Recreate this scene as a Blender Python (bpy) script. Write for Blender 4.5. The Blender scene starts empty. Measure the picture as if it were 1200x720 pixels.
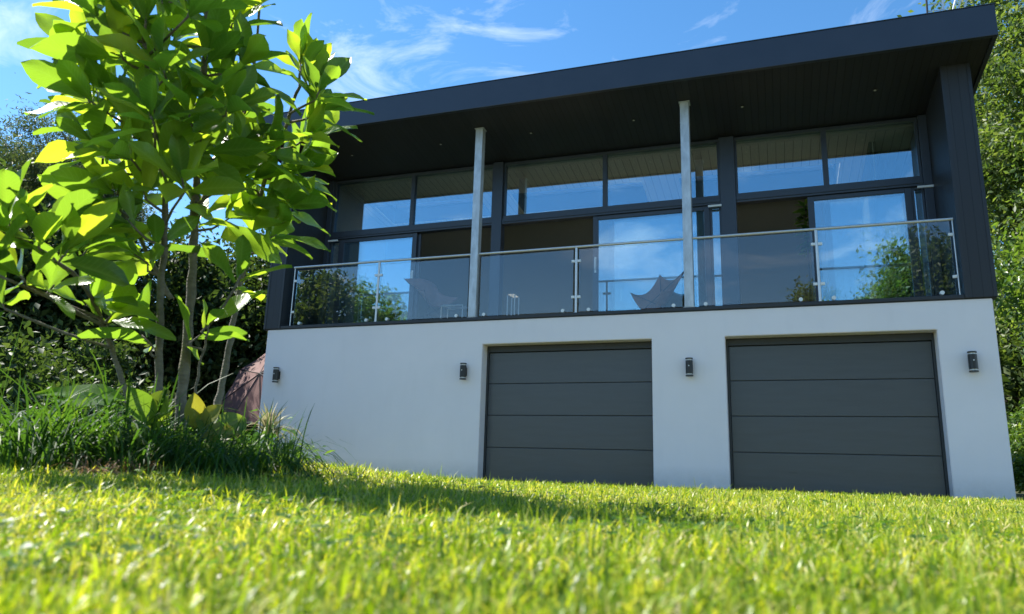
import bpy, bmesh, math, random
import numpy as np
from mathutils import Vector, Matrix

random.seed(7)
rng = np.random.default_rng(11)
S = bpy.context.scene
COL = S.collection
R = math.radians

# ------------------------------------------------------------------ camera
CF, CP = 840.12, np.array([0.0, -10.673, 0.2113])
YAW, PIT, ROL = -0.35260, 0.21938, 0.029495
_fw = np.array([math.sin(YAW) * math.cos(PIT), math.cos(YAW) * math.cos(PIT), math.sin(PIT)])
_r = np.cross(_fw, [0, 0, 1]); _r /= np.linalg.norm(_r)
_u = np.cross(_r, _fw)
_r2 = math.cos(ROL) * _r + math.sin(ROL) * _u
_u2 = -math.sin(ROL) * _r + math.cos(ROL) * _u


def pt(px, py, d):
    """a point of the garden at distance d from the photographer"""
    v = _fw + _r2 * (px - 600) / CF - _u2 * (py - 360) / CF
    return CP + v / np.linalg.norm(v) * d


def pty(px, py, Y):
    v = _fw + _r2 * (px - 600) / CF - _u2 * (py - 360) / CF
    return CP + v * (Y - CP[1]) / v[1]


cam = bpy.data.cameras.new('camera')
cam.sensor_width = 36
cam.lens = CF / 1200 * 36
cam.clip_start = 0.02
cam.clip_end = 3000
cam.dof.use_dof = True
cam.dof.focus_distance = 8.0
cam.dof.aperture_fstop = 5.0
co = bpy.data.objects.new('camera', cam)
COL.objects.link(co)
M = Matrix(((_r2[0], _u2[0], -_fw[0], CP[0]), (_r2[1], _u2[1], -_fw[1], CP[1]), (_r2[2], _u2[2], -_fw[2], CP[2]), (0, 0, 0, 1)))
co.matrix_world = M
S.camera = co

# ------------------------------------------------------------------ light
EL, PHI = R(51), R(2.5)
sun_dir = Vector((-math.cos(EL) * math.cos(PHI), math.cos(EL) * math.sin(PHI), math.sin(EL)))
sl = bpy.data.lights.new('sun', 'SUN')
sl.energy = 4.8
sl.angle = R(0.5)
sl.color = (1.0, 0.95, 0.86)
so = bpy.data.objects.new('sun', sl)
so.rotation_euler = sun_dir.to_track_quat('Z', 'Y').to_euler()
COL.objects.link(so)

W = bpy.data.worlds.new('World')
S.world = W
W.use_nodes = True
nt = W.node_tree
for n in list(nt.nodes):
    nt.nodes.remove(n)


def N(tree, typ, **kw):
    n = tree.nodes.new(typ)
    for k, v in kw.items():
        if k.startswith('i_'):
            n.inputs[k[2:].replace('_', ' ')].default_value = v
        else:
            setattr(n, k, v)
    return n


L = nt.links.new
sky = N(nt, 'ShaderNodeTexSky', sky_type='NISHITA', sun_disc=False)
sky.sun_elevation = EL
sky.sun_rotation = math.atan2(sun_dir.x, sun_dir.y)
sky.air_density = 1.0
sky.dust_density = 0.1
sky.ozone_density = 1.6
tc = N(nt, 'ShaderNodeTexCoord')
mp = N(nt, 'ShaderNodeMapping')
mp.inputs['Scale'].default_value = (4.0, 4.0, 9.0)
mp.inputs['Location'].default_value = (1.95, 4.7, 6.5)
L(tc.outputs['Generated'], mp.inputs['Vector'])
n1 = N(nt, 'ShaderNodeTexNoise', i_Scale=1.5, i_Detail=9.0, i_Roughness=0.62, i_Distortion=0.6)
L(mp.outputs[0], n1.inputs['Vector'])
rp = N(nt, 'ShaderNodeValToRGB')
rp.color_ramp.elements[0].position = 0.54
rp.color_ramp.elements[0].color = (0, 0, 0, 1)
rp.color_ramp.elements[1].position = 0.80
rp.color_ramp.elements[1].color = (1, 1, 1, 1)
L(n1.outputs['Fac'], rp.inputs['Fac'])
hs = N(nt, 'ShaderNodeHueSaturation')
hs.inputs['Saturation'].default_value = 1.27
hs.inputs['Hue'].default_value = 0.497
L(sky.outputs[0], hs.inputs['Color'])
mx = N(nt, 'ShaderNodeMixRGB')
mx.inputs[2].default_value = (7.4, 7.8, 8.4, 1)
ml = N(nt, 'ShaderNodeMath', operation='MULTIPLY')
ml.inputs[1].default_value = 0.44
L(rp.outputs[0], ml.inputs[0])
L(ml.outputs[0], mx.inputs[0])
L(hs.outputs[0], mx.inputs[1])
bg = N(nt, 'ShaderNodeBackground')
bg.inputs['Strength'].default_value = 0.098
wo = N(nt, 'ShaderNodeOutputWorld')
L(mx.outputs[0], bg.inputs['Color'])
L(bg.outputs[0], wo.inputs['Surface'])

S.view_settings.view_transform = 'Standard'
S.view_settings.look = 'None'
S.view_settings.gamma = 1
S.view_settings.use_curve_mapping = False
S.view_settings.exposure = 1.3
S.cycles.use_denoising = True
S.cycles.max_bounces = 10
S.cycles.transparent_max_bounces = 24
S.cycles.transmission_bounces = 8
S.cycles.glossy_bounces = 6
S.cycles.diffuse_bounces = 4
S.cycles.sample_clamp_indirect = 6


# ------------------------------------------------------------------ materials
def newmat(name):
    m = bpy.data.materials.new(name)
    m.use_nodes = True
    t = m.node_tree
    p = t.nodes['Principled BSDF']
    return m, t, p


def mat_plain(name, col, rough=0.5, metal=0.0, noise=0.0, nscale=8.0, bump=0.0, bscale=60.0, spec=0.5, stretch=(1, 1, 1)):
    m, t, p = newmat(name)
    p.inputs['Base Color'].default_value = (*col, 1)
    p.inputs['Roughness'].default_value = rough
    p.inputs['Metallic'].default_value = metal
    p.inputs['Specular IOR Level'].default_value = spec
    tcn = N(t, 'ShaderNodeTexCoord')
    mpn = N(t, 'ShaderNodeMapping')
    mpn.inputs['Scale'].default_value = stretch
    t.links.new(tcn.outputs['Object'], mpn.inputs['Vector'])
    if noise:
        nn = N(t, 'ShaderNodeTexNoise', i_Scale=nscale, i_Detail=6.0, i_Roughness=0.6)
        t.links.new(mpn.outputs[0], nn.inputs['Vector'])
        r = N(t, 'ShaderNodeValToRGB')
        r.color_ramp.elements[0].position = 0.25
        r.color_ramp.elements[1].position = 0.75
        r.color_ramp.elements[0].color = (*[c * (1 - noise) for c in col], 1)
        r.color_ramp.elements[1].color = (*[min(1, c * (1 + noise)) for c in col], 1)
        t.links.new(nn.outputs['Fac'], r.inputs['Fac'])
        t.links.new(r.outputs[0], p.inputs['Base Color'])
        mr = N(t, 'ShaderNodeMapRange')
        mr.inputs['To Min'].default_value = max(0, rough - 0.1)
        mr.inputs['To Max'].default_value = min(1, rough + 0.1)
        t.links.new(nn.outputs['Fac'], mr.inputs['Value'])
        t.links.new(mr.outputs[0], p.inputs['Roughness'])
    if bump:
        nb = N(t, 'ShaderNodeTexNoise', i_Scale=bscale, i_Detail=4.0)
        t.links.new(mpn.outputs[0], nb.inputs['Vector'])
        b = N(t, 'ShaderNodeBump')
        b.inputs['Strength'].default_value = bump
        b.inputs['Distance'].default_value = 0.01
        t.links.new(nb.outputs['Fac'], b.inputs['Height'])
        t.links.new(b.outputs[0], p.inputs['Normal'])
    return m


def mat_boards(name, col, axis, width, rough=0.5, groove=0.35, var=0.12):
    """boards laid across one object axis, with grooves and a slightly different tone per board"""
    m, t, p = newmat(name)
    p.inputs['Roughness'].default_value = rough
    p.inputs['Specular IOR Level'].default_value = 0.35
    tcn = N(t, 'ShaderNodeTexCoord')
    sp = N(t, 'ShaderNodeSeparateXYZ')
    t.links.new(tcn.outputs['Object'], sp.inputs[0])
    dv = N(t, 'ShaderNodeMath', operation='DIVIDE')
    dv.inputs[1].default_value = width
    t.links.new(sp.outputs[axis], dv.inputs[0])
    fl = N(t, 'ShaderNodeMath', operation='FLOOR')
    t.links.new(dv.outputs[0], fl.inputs[0])
    fr = N(t, 'ShaderNodeMath', operation='FRACT')
    t.links.new(dv.outputs[0], fr.inputs[0])
    wn = N(t, 'ShaderNodeTexWhiteNoise', noise_dimensions='1D')
    t.links.new(fl.outputs[0], wn.inputs['W'])
    gn = N(t, 'ShaderNodeTexNoise', i_Scale=6.0, i_Detail=6.0)
    mpn = N(t, 'ShaderNodeMapping')
    sc = [1.0, 0.25, 0.25]
    sc[axis] = 12
    mpn.inputs['Scale'].default_value = sc
    t.links.new(tcn.outputs['Object'], mpn.inputs['Vector'])
    t.links.new(mpn.outputs[0], gn.inputs['Vector'])
    ad = N(t, 'ShaderNodeMath', operation='ADD')
    t.links.new(wn.outputs[0], ad.inputs[0])
    t.links.new(gn.outputs['Fac'], ad.inputs[1])
    mr = N(t, 'ShaderNodeMapRange')
    mr.inputs['From Max'].default_value = 1.6
    mr.inputs['To Min'].default_value = 1 - var
    mr.inputs['To Max'].default_value = 1 + var
    t.links.new(ad.outputs[0], mr.inputs['Value'])
    cm = N(t, 'ShaderNodeVectorMath', operation='SCALE')
    cm.inputs[0].default_value = col
    t.links.new(mr.outputs[0], cm.inputs['Scale'])
    # groove mask: near fract = 0
    lt = N(t, 'ShaderNodeMath', operation='LESS_THAN')
    lt.inputs[1].default_value = 0.055
    t.links.new(fr.outputs[0], lt.inputs[0])
    mxx = N(t, 'ShaderNodeMixRGB')
    mxx.inputs[2].default_value = (*[c * groove for c in col], 1)
    t.links.new(lt.outputs[0], mxx.inputs[0])
    t.links.new(cm.outputs[0], mxx.inputs[1])
    t.links.new(mxx.outputs[0], p.inputs['Base Color'])
    b = N(t, 'ShaderNodeBump', invert=True)
    b.inputs['Strength'].default_value = 0.6
    b.inputs['Distance'].default_value = 0.006
    t.links.new(lt.outputs[0], b.inputs['Height'])
    t.links.new(b.outputs[0], p.inputs['Normal'])
    return m


def mat_glass(name, tint, f0, gain, wav=0.0, coat=(0.97, 0.98, 1.0)):
    m, t, p = newmat(name)
    t.nodes.remove(p)
    out = [n for n in t.nodes if n.type == 'OUTPUT_MATERIAL'][0]
    tr = N(t, 'ShaderNodeBsdfTransparent')
    tr.inputs[0].default_value = (*tint, 1)
    gl = N(t, 'ShaderNodeBsdfGlossy')
    gl.inputs['Roughness'].default_value = 0.0
    gl.inputs['Color'].default_value = (*coat, 1)
    fr = N(t, 'ShaderNodeFresnel')
    fr.inputs['IOR'].default_value = 1.5
    ma = N(t, 'ShaderNodeMath', operation='MULTIPLY_ADD', use_clamp=True)
    ma.inputs[1].default_value = gain
    ma.inputs[2].default_value = f0
    t.links.new(fr.outputs[0], ma.inputs[0])
    ms = N(t, 'ShaderNodeMixShader')
    t.links.new(ma.outputs[0], ms.inputs[0])
    t.links.new(tr.outputs[0], ms.inputs[1])
    t.links.new(gl.outputs[0], ms.inputs[2])
    t.links.new(ms.outputs[0], out.inputs['Surface'])
    if wav:
        nz = N(t, 'ShaderNodeTexNoise', i_Scale=1.3, i_Detail=1.0)
        tcn = N(t, 'ShaderNodeTexCoord')
        t.links.new(tcn.outputs['Object'], nz.inputs['Vector'])
        b = N(t, 'ShaderNodeBump')
        b.inputs['Strength'].default_value = wav
        b.inputs['Distance'].default_value = 0.02
        t.links.new(nz.outputs['Fac'], b.inputs['Height'])
        t.links.new(b.outputs[0], gl.inputs['Normal'])
    return m


def mat_leaf(name, cols, trans=(0.3, 0.5, 0.04), tfac=0.4, rough=0.45, rib=None, spec=0.4, veins=False):
    """leaf: per-leaf tone from the 'rnd' attribute, translucent against the light"""
    m, t, p = newmat(name)
    out = [n for n in t.nodes if n.type == 'OUTPUT_MATERIAL'][0]
    at = N(t, 'ShaderNodeAttribute', attribute_name='rnd')
    r = N(t, 'ShaderNodeValToRGB')
    els = r.color_ramp.elements
    while len(els) < len(cols):
        els.new(0.5)
    for i, (pos, c) in enumerate(cols):
        els[i].position = pos
        els[i].color = (*c, 1)
    t.links.new(at.outputs['Fac'], r.inputs['Fac'])
    colout = r.outputs[0]
    if rib:
        ar = N(t, 'ShaderNodeAttribute', attribute_name='rib')
        mm = N(t, 'ShaderNodeMixRGB')
        mm.inputs[2].default_value = (*rib, 1)
        pw = N(t, 'ShaderNodeMath', operation='POWER')
        pw.inputs[1].default_value = 9.0
        t.links.new(ar.outputs['Fac'], pw.inputs[0])
        t.links.new(pw.outputs[0], mm.inputs[0])
        t.links.new(colout, mm.inputs[1])
        colout = mm.outputs[0]
    vf = None
    if veins:
        # side veins running forward from the midrib, from the leaf's own coordinates
        al = N(t, 'ShaderNodeAttribute', attribute_name='along')
        ar2 = N(t, 'ShaderNodeAttribute', attribute_name='rib')
        a1 = N(t, 'ShaderNodeMath', operation='MULTIPLY_ADD'); a1.inputs[1].default_value = 11.0
        a2 = N(t, 'ShaderNodeMath', operation='MULTIPLY'); a2.inputs[1].default_value = 1.9
        t.links.new(ar2.outputs['Fac'], a2.inputs[0])
        t.links.new(al.outputs['Fac'], a1.inputs[0]); t.links.new(a2.outputs[0], a1.inputs[2])
        fr2 = N(t, 'ShaderNodeMath', operation='FRACT'); t.links.new(a1.outputs[0], fr2.inputs[0])
        pp = N(t, 'ShaderNodeMath', operation='PINGPONG'); pp.inputs[1].default_value = 0.5
        t.links.new(fr2.outputs[0], pp.inputs[0])
        vf = N(t, 'ShaderNodeMapRange'); vf.inputs['From Min'].default_value = 0.0; vf.inputs['From Max'].default_value = 0.14
        vf.inputs['To Min'].default_value = 0.5; vf.inputs['To Max'].default_value = 0.0
        t.links.new(pp.outputs[0], vf.inputs['Value'])
        nz = N(t, 'ShaderNodeTexNoise', i_Scale=26.0, i_Detail=4.0)
        tcn = N(t, 'ShaderNodeTexCoord'); t.links.new(tcn.outputs['Object'], nz.inputs['Vector'])
        bl = N(t, 'ShaderNodeMapRange'); bl.inputs['To Min'].default_value = 0.72; bl.inputs['To Max'].default_value = 1.28
        t.links.new(nz.outputs['Fac'], bl.inputs['Value'])
        sc2 = N(t, 'ShaderNodeVectorMath', operation='SCALE')
        t.links.new(colout, sc2.inputs[0]); t.links.new(bl.outputs[0], sc2.inputs['Scale'])
        mv = N(t, 'ShaderNodeMixRGB'); mv.inputs[2].default_value = (*rib, 1)
        t.links.new(vf.outputs[0], mv.inputs[0]); t.links.new(sc2.outputs[0], mv.inputs[1])
        colout = mv.outputs[0]
        bp = N(t, 'ShaderNodeBump'); bp.inputs['Strength'].default_value = 0.35; bp.inputs['Distance'].default_value = 0.004
        t.links.new(vf.outputs[0], bp.inputs['Height']); t.links.new(bp.outputs[0], p.inputs['Normal'])
    t.links.new(colout, p.inputs['Base Color'])
    p.inputs['Roughness'].default_value = rough
    p.inputs['Specular IOR Level'].default_value = spec
    tl = N(t, 'ShaderNodeBsdfTranslucent')
    tm = N(t, 'ShaderNodeMixRGB', blend_type='MULTIPLY')
    tm.inputs[0].default_value = 1.0
    gm = N(t, 'ShaderNodeVectorMath', operation='SCALE')
    gm.inputs['Scale'].default_value = 1.0
    avg = np.mean([c for _, c in cols], axis=0)
    dv = N(t, 'ShaderNodeVectorMath', operation='DIVIDE')
    dv.inputs[1].default_value = tuple(max(1e-3, float(a)) for a in avg)
    t.links.new(r.outputs[0], dv.inputs[0])
    mn = N(t, 'ShaderNodeVectorMath', operation='MINIMUM')
    mn.inputs[1].default_value = (1.25, 1.2, 1.4)
    t.links.new(dv.outputs[0], mn.inputs[0])
    t.links.new(mn.outputs[0], tm.inputs[1])
    tm.inputs[2].default_value = (*trans, 1)
    t.links.new(tm.outputs[0], tl.inputs['Color'])
    ms = N(t, 'ShaderNodeMixShader')
    ms.inputs[0].default_value = tfac
    t.links.new(p.outputs[0], ms.inputs[1])
    t.links.new(tl.outputs[0], ms.inputs[2])
    t.links.new(ms.outputs[0], out.inputs['Surface'])
    return m


MT = {}
MT['render'] = mat_plain('white_render', (0.86, 0.795, 0.805), 0.85, noise=0.03, nscale=1.2, bump=0.45, bscale=170, spec=0.2)


def weather_render(m):
    # splash of soil along the foot of the wall and faint runs below the deck edge
    t = m.node_tree
    p = t.nodes['Principled BSDF']
    src = p.inputs['Base Color'].links[0].from_socket
    tcn = N(t, 'ShaderNodeTexCoord')
    sp = N(t, 'ShaderNodeSeparateXYZ'); t.links.new(tcn.outputs['Object'], sp.inputs[0])
    nz = N(t, 'ShaderNodeTexNoise', i_Scale=9.0, i_Detail=7.0, i_Roughness=0.7); t.links.new(tcn.outputs['Object'], nz.inputs['Vector'])
    hgt = N(t, 'ShaderNodeMapRange'); hgt.inputs['From Min'].default_value = -0.03; hgt.inputs['From Max'].default_value = 0.30
    hgt.inputs['To Min'].default_value = 0.75; hgt.inputs['To Max'].default_value = 0.0
    t.links.new(sp.outputs[2], hgt.inputs['Value'])
    m1 = N(t, 'ShaderNodeMath', operation='MULTIPLY'); t.links.new(hgt.outputs[0], m1.inputs[0]); t.links.new(nz.outputs['Fac'], m1.inputs[1])
    mp2 = N(t, 'ShaderNodeMapping'); mp2.inputs['Scale'].default_value = (3, 1, 0.5); t.links.new(tcn.outputs['Object'], mp2.inputs['Vector'])
    n2 = N(t, 'ShaderNodeTexNoise', i_Scale=2.0, i_Detail=4.0); t.links.new(mp2.outputs[0], n2.inputs['Vector'])
    st = N(t, 'ShaderNodeMapRange'); st.inputs['From Min'].default_value = 0.56; st.inputs['From Max'].default_value = 0.8
    st.inputs['To Max'].default_value = 0.05
    t.links.new(n2.outputs['Fac'], st.inputs['Value'])
    mx_ = N(t, 'ShaderNodeMath', operation='MAXIMUM'); t.links.new(m1.outputs[0], mx_.inputs[0]); t.links.new(st.outputs[0], mx_.inputs[1])
    mix = N(t, 'ShaderNodeMixRGB'); mix.inputs[2].default_value = (0.36, 0.33, 0.28, 1)
    t.links.new(mx_.outputs[0], mix.inputs[0]); t.links.new(src, mix.inputs[1]); t.links.new(mix.outputs[0], p.inputs['Base Color'])


weather_render(MT['render'])
MT['clad'] = mat_boards('dark_cladding', (0.030, 0.032, 0.037), 0, 0.125, 0.5, groove=0.6)
MT['clad_side'] = mat_boards('dark_cladding_side', (0.030, 0.032, 0.037), 1, 0.125, 0.5, groove=0.6)
MT['soffit'] = mat_boards('dark_soffit_boards', (0.028, 0.029, 0.036), 0, 0.11, 0.55)
MT['fascia'] = mat_plain('fascia_metal', (0.032, 0.040, 0.060), 0.38, noise=0.1, nscale=2.5, bump=0.03, bscale=3)
MT['alu'] = mat_plain('dark_aluminium', (0.038, 0.047, 0.064), 0.35, noise=0.08)
MT['edge'] = mat_plain('deck_edge_metal', (0.020, 0.022, 0.026), 0.45, noise=0.1)
MT['galv'] = mat_plain('galvanised_steel', (0.52, 0.56, 0.60), 0.5, 0.35, noise=0.28, nscale=14, stretch=(1, 1, 0.35))
MT['steel'] = mat_plain('brushed_steel', (0.62, 0.62, 0.62), 0.35, 0.55, noise=0.08, nscale=30)
MT['cap'] = mat_plain('satin_cap', (0.75, 0.75, 0.73), 0.4, 0.2)
MT['gdoor'] = mat_plain('garage_door_paint', (0.064, 0.070, 0.076), 0.32, noise=0.15, nscale=5, stretch=(0.35, 1, 3), bump=0.08, bscale=90)
MT['gframe'] = mat_plain('garage_frame', (0.03, 0.032, 0.034), 0.5)
MT['ceil'] = mat_boards('pale_ceiling_boards', (0.74, 0.71, 0.60), 0, 0.14, 0.6, groove=0.25, var=0.06)
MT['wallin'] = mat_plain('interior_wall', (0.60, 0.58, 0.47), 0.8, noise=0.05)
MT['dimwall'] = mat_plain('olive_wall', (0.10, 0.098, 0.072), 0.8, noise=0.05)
MT['floorin'] = mat_plain('interior_floor', (0.50, 0.43, 0.33), 0.5, noise=0.15, stretch=(0.4, 4, 1))
MT['cream'] = mat_plain('cream_trim', (0.62, 0.60, 0.50), 0.6)
MT['white'] = mat_plain('white_plastic', (0.75, 0.76, 0.76), 0.4)
MT['black'] = mat_plain('black_powdercoat', (0.012, 0.012, 0.013), 0.4, noise=0.1)
MT['lens'] = mat_plain('frosted_lens', (0.6, 0.6, 0.6), 0.2)
MT['deck'] = mat_boards('deck_boards', (0.13, 0.10, 0.08), 0, 0.12, 0.7)
MT['glass'] = mat_glass('window_glass', (0.93, 0.96, 0.94), 0.27, 1.0, 0.035, (0.62, 0.86, 1.0))
MT['rglass'] = mat_glass('railing_glass', (0.95, 0.97, 0.97), 0.035, 0.9, 0.02)
MT['leather'] = mat_plain('brown_leather', (0.25, 0.125, 0.09), 0.65, noise=0.2, nscale=12)
MT['parasol'] = mat_plain('faded_rose_canvas', (0.15, 0.078, 0.072), 0.85, noise=0.06, nscale=3, bump=0.1, bscale=200)
MT['bark'] = mat_plain('grey_bark', (0.15, 0.135, 0.11), 0.85, noise=0.35, nscale=22, bump=0.7, bscale=60, stretch=(1, 1, 2.2))
MT['darkbark'] = mat_plain('dark_bark', (0.07, 0.055, 0.042), 0.9, noise=0.3, nscale=10, bump=0.8, bscale=18)
MT['soil'] = mat_plain('soil', (0.06, 0.045, 0.028), 0.95, noise=0.3, nscale=14, bump=0.8, bscale=30)
MT['terracotta'] = mat_plain('terracotta', (0.3, 0.13, 0.07), 0.8, noise=0.1)
MT['magnolia'] = mat_leaf('magnolia_leaf', [(0.0, (0.020, 0.058, 0.018)), (0.45, (0.036, 0.092, 0.024)), (0.85, (0.075, 0.15, 0.03)), (1.0, (0.12, 0.16, 0.03))],
                          trans=(0.64, 0.76, 0.035), tfac=0.47, rough=0.34, rib=(0.16, 0.24, 0.08), spec=0.55, veins=True)
MT['grass'] = mat_leaf('lawn_blade', [(0.0, (0.05, 0.11, 0.014)), (0.28, (0.14, 0.23, 0.02)), (0.56, (0.26, 0.35, 0.035)), (0.84, (0.42, 0.41, 0.11)), (1.0, (0.70, 0.56, 0.38))],
                       trans=(0.64, 0.64, 0.04), tfac=0.43, rough=0.36)
MT['long'] = mat_leaf('long_grass_blade', [(0.0, (0.014, 0.044, 0.010)), (0.6, (0.03, 0.082, 0.016)), (1.0, (0.065, 0.115, 0.022))],
                      trans=(0.17, 0.30, 0.02), tfac=0.35, rough=0.5, spec=0.22)
MT['weed'] = mat_leaf('weed_leaf', [(0.0, (0.025, 0.07, 0.012)), (0.7, (0.05, 0.11, 0.018)), (1.0, (0.10, 0.15, 0.03))], trans=(0.25, 0.42, 0.03), tfac=0.35)
MT['sucker'] = mat_leaf('sucker_leaf', [(0.0, (0.06, 0.12, 0.02)), (0.6, (0.09, 0.14, 0.025)), (1.0, (0.14, 0.13, 0.03))], trans=(0.36, 0.42, 0.03), tfac=0.4, rib=(0.2, 0.2, 0.07))
MT['banana'] = mat_leaf('broad_leaf', [(0.0, (0.025, 0.085, 0.015)), (1.0, (0.04, 0.11, 0.02))], trans=(0.30, 0.52, 0.03), tfac=0.5, rough=0.6, rib=(0.10, 0.20, 0.05), spec=0.08)
MT['yucca'] = mat_leaf('variegated_blade', [(0.0, (0.22, 0.24, 0.12)), (0.5, (0.52, 0.50, 0.32)), (1.0, (0.56, 0.50, 0.36))], trans=(0.4, 0.36, 0.18), tfac=0.25, rough=0.5)
MT['straw'] = mat_leaf('dead_grass', [(0.0, (0.14, 0.08, 0.045)), (1.0, (0.34, 0.22, 0.12))], trans=(0.35, 0.22, 0.10), tfac=0.25, rough=0.7)
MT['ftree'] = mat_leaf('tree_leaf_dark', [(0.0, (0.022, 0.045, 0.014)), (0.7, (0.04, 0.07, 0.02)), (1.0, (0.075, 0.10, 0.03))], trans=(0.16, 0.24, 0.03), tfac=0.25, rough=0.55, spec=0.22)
MT['ffeather'] = mat_leaf('tree_leaf_feathery', [(0.0, (0.03, 0.055, 0.02)), (0.7, (0.06, 0.085, 0.03)), (1.0, (0.13, 0.13, 0.05))], trans=(0.2, 0.24, 0.05), tfac=0.25, rough=0.6)
MT['fmid'] = mat_leaf('tree_leaf_olive', [(0.0, (0.035, 0.07, 0.016)), (0.6, (0.075, 0.115, 0.028)), (1.0, (0.15, 0.18, 0.06))], trans=(0.30, 0.40, 0.05), tfac=0.34, rough=0.5)
MT['fbright'] = mat_leaf('tree_leaf_bright', [(0.0, (0.035, 0.08, 0.014)), (0.6, (0.07, 0.13, 0.022)), (1.0, (0.15, 0.19, 0.05))], trans=(0.3, 0.42, 0.04), tfac=0.38, rough=0.35, spec=0.55)


# ------------------------------------------------------------------ builders
def wloc(o):
    v = Vector((0, 0, 0))
    while o is not None:
        v = v + o.location
        o = o.parent
    return v


def tag(o, label=None, cat=None, group=None, kind=None):
    if label: o['label'] = label
    if cat: o['category'] = cat
    if group: o['group'] = group
    if kind: o['kind'] = kind
    return o


def thing(name, label, cat, loc, group=None):
    o = bpy.data.objects.new(name, None)
    COL.objects.link(o)
    o.location = Vector(loc)
    o.empty_display_size = 0.2
    return tag(o, label, cat, group)


class MB:
    def __init__(self):
        self.v, self.f, self.m = [], [], []
        self.attr = {}

    def add(self, vs, fs, mi=0):
        b = len(self.v)
        self.v += [tuple(map(float, p)) for p in vs]
        for f in fs:
            self.f.append([b + i for i in f])
            self.m.append(mi)
        return b

    def box(self, x0, x1, y0, y1, z0, z1, mi=0):
        self.add([(x0, y0, z0), (x1, y0, z0), (x1, y1, z0), (x0, y1, z0), (x0, y0, z1), (x1, y0, z1), (x1, y1, z1), (x0, y1, z1)],
                 [(0, 3, 2, 1), (4, 5, 6, 7), (0, 1, 5, 4), (1, 2, 6, 5), (2, 3, 7, 6), (3, 0, 4, 7)], mi)
        return self

    def hexa(self, bot, top, mi=0):
        """bot, top: four corners each, anticlockwise from above"""
        self.add(list(bot) + list(top), [(0, 3, 2, 1), (4, 5, 6, 7), (0, 1, 5, 4), (1, 2, 6, 5), (2, 3, 7, 6), (3, 0, 4, 7)], mi)
        return self

    def tube(self, pts, rad, n=10, mi=0, cap=True):
        pts = [np.array(p, float) for p in pts]
        if not hasattr(rad, '__len__'):
            rad = [rad] * len(pts)
        ring = []
        up = None
        for i, p in enumerate(pts):
            a = pts[max(0, i - 1)]; b = pts[min(len(pts) - 1, i + 1)]
            d = b - a; d = d / (np.linalg.norm(d) + 1e-9)
            if up is None:
                up = np.array([0, 0, 1.0]) if abs(d[2]) < 0.9 else np.array([1.0, 0, 0])
            x = np.cross(up, d); x /= np.linalg.norm(x) + 1e-9
            y = np.cross(d, x)
            up = y
            ring.append([p + rad[i] * (math.cos(2 * math.pi * k / n) * x + math.sin(2 * math.pi * k / n) * y) for k in range(n)])
        b0 = len(self.v)
        vs = [q for r_ in ring for q in r_]
        fs = []
        for i in range(len(pts) - 1):
            for k in range(n):
                k2 = (k + 1) % n
                fs.append((i * n + k, i * n + k2, (i + 1) * n + k2, (i + 1) * n + k))
        if cap:
            fs.append(tuple(range(n - 1, -1, -1)))
            fs.append(tuple((len(pts) - 1) * n + k for k in range(n)))
        self.add(vs, fs, mi)
        return self

    def build(self, name, mats, parent=None, smooth=False, bevel=0.0, label=None, kind=None):
        if not isinstance(mats, (list, tuple)):
            mats = [mats]
        off = wloc(parent) if parent else Vector((0, 0, 0))
        me = bpy.data.meshes.new(name)
        v = [(p[0] - off.x, p[1] - off.y, p[2] - off.z) for p in self.v]
        me.from_pydata(v, [], self.f)
        for m in mats:
            me.materials.append(m)
        me.polygons.foreach_set('material_index', self.m)
        if bevel:
            bm = bmesh.new(); bm.from_mesh(me)
            es = [e for e in bm.edges if len(e.link_faces) == 2 and e.calc_face_angle(0) > 0.6]
            bmesh.ops.bevel(bm, geom=es, offset=bevel, segments=2, affect='EDGES', profile=0.6, clamp_overlap=True)
            bm.to_mesh(me); bm.free()
        if smooth:
            me.polygons.foreach_set('use_smooth', [True] * len(me.polygons))
            if smooth == 'auto':
                me.set_sharp_from_angle(angle=R(40))
        me.update()
        o = bpy.data.objects.new(name, me)
        COL.objects.link(o)
        if parent:
            o.parent = parent
        if label: o['label'] = label
        if kind: o['kind'] = kind
        return o


def npmesh(name, verts, faces, mat, parent=None, rnd=None, rib=None, smooth=False, along=None):
    """verts (n,3), faces (m,k) all of one size k"""
    off = wloc(parent) if parent else Vector((0, 0, 0))
    verts = np.asarray(verts, np.float32) - np.array(off, np.float32)
    faces = np.asarray(faces, np.int32)
    me = bpy.data.meshes.new(name)
    k = faces.shape[1]
    me.vertices.add(len(verts))
    me.vertices.foreach_set('co', verts.ravel())
    me.loops.add(faces.size)
    me.loops.foreach_set('vertex_index', faces.ravel())
    me.polygons.add(len(faces))
    me.polygons.foreach_set('loop_start', np.arange(0, faces.size, k, dtype=np.int32))
    if smooth:
        me.polygons.foreach_set('use_smooth', np.ones(len(faces), bool))
    me.materials.append(mat)
    if rnd is not None:
        a = me.attributes.new('rnd', 'FLOAT', 'POINT')
        a.data.foreach_set('value', np.asarray(rnd, np.float32))
    if rib is not None:
        a = me.attributes.new('rib', 'FLOAT', 'POINT')
        a.data.foreach_set('value', np.asarray(rib, np.float32))
    if along is not None:
        a = me.attributes.new('along', 'FLOAT', 'POINT')
        a.data.foreach_set('value', np.asarray(along, np.float32))
    me.update(calc_edges=True)
    me.validate()
    o = bpy.data.objects.new(name, me)
    COL.objects.link(o)
    if parent:
        o.parent = parent
    return o


# ------------------------------------------------------------------ ground
BED = np.array([-2.25, -8.25])


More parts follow.
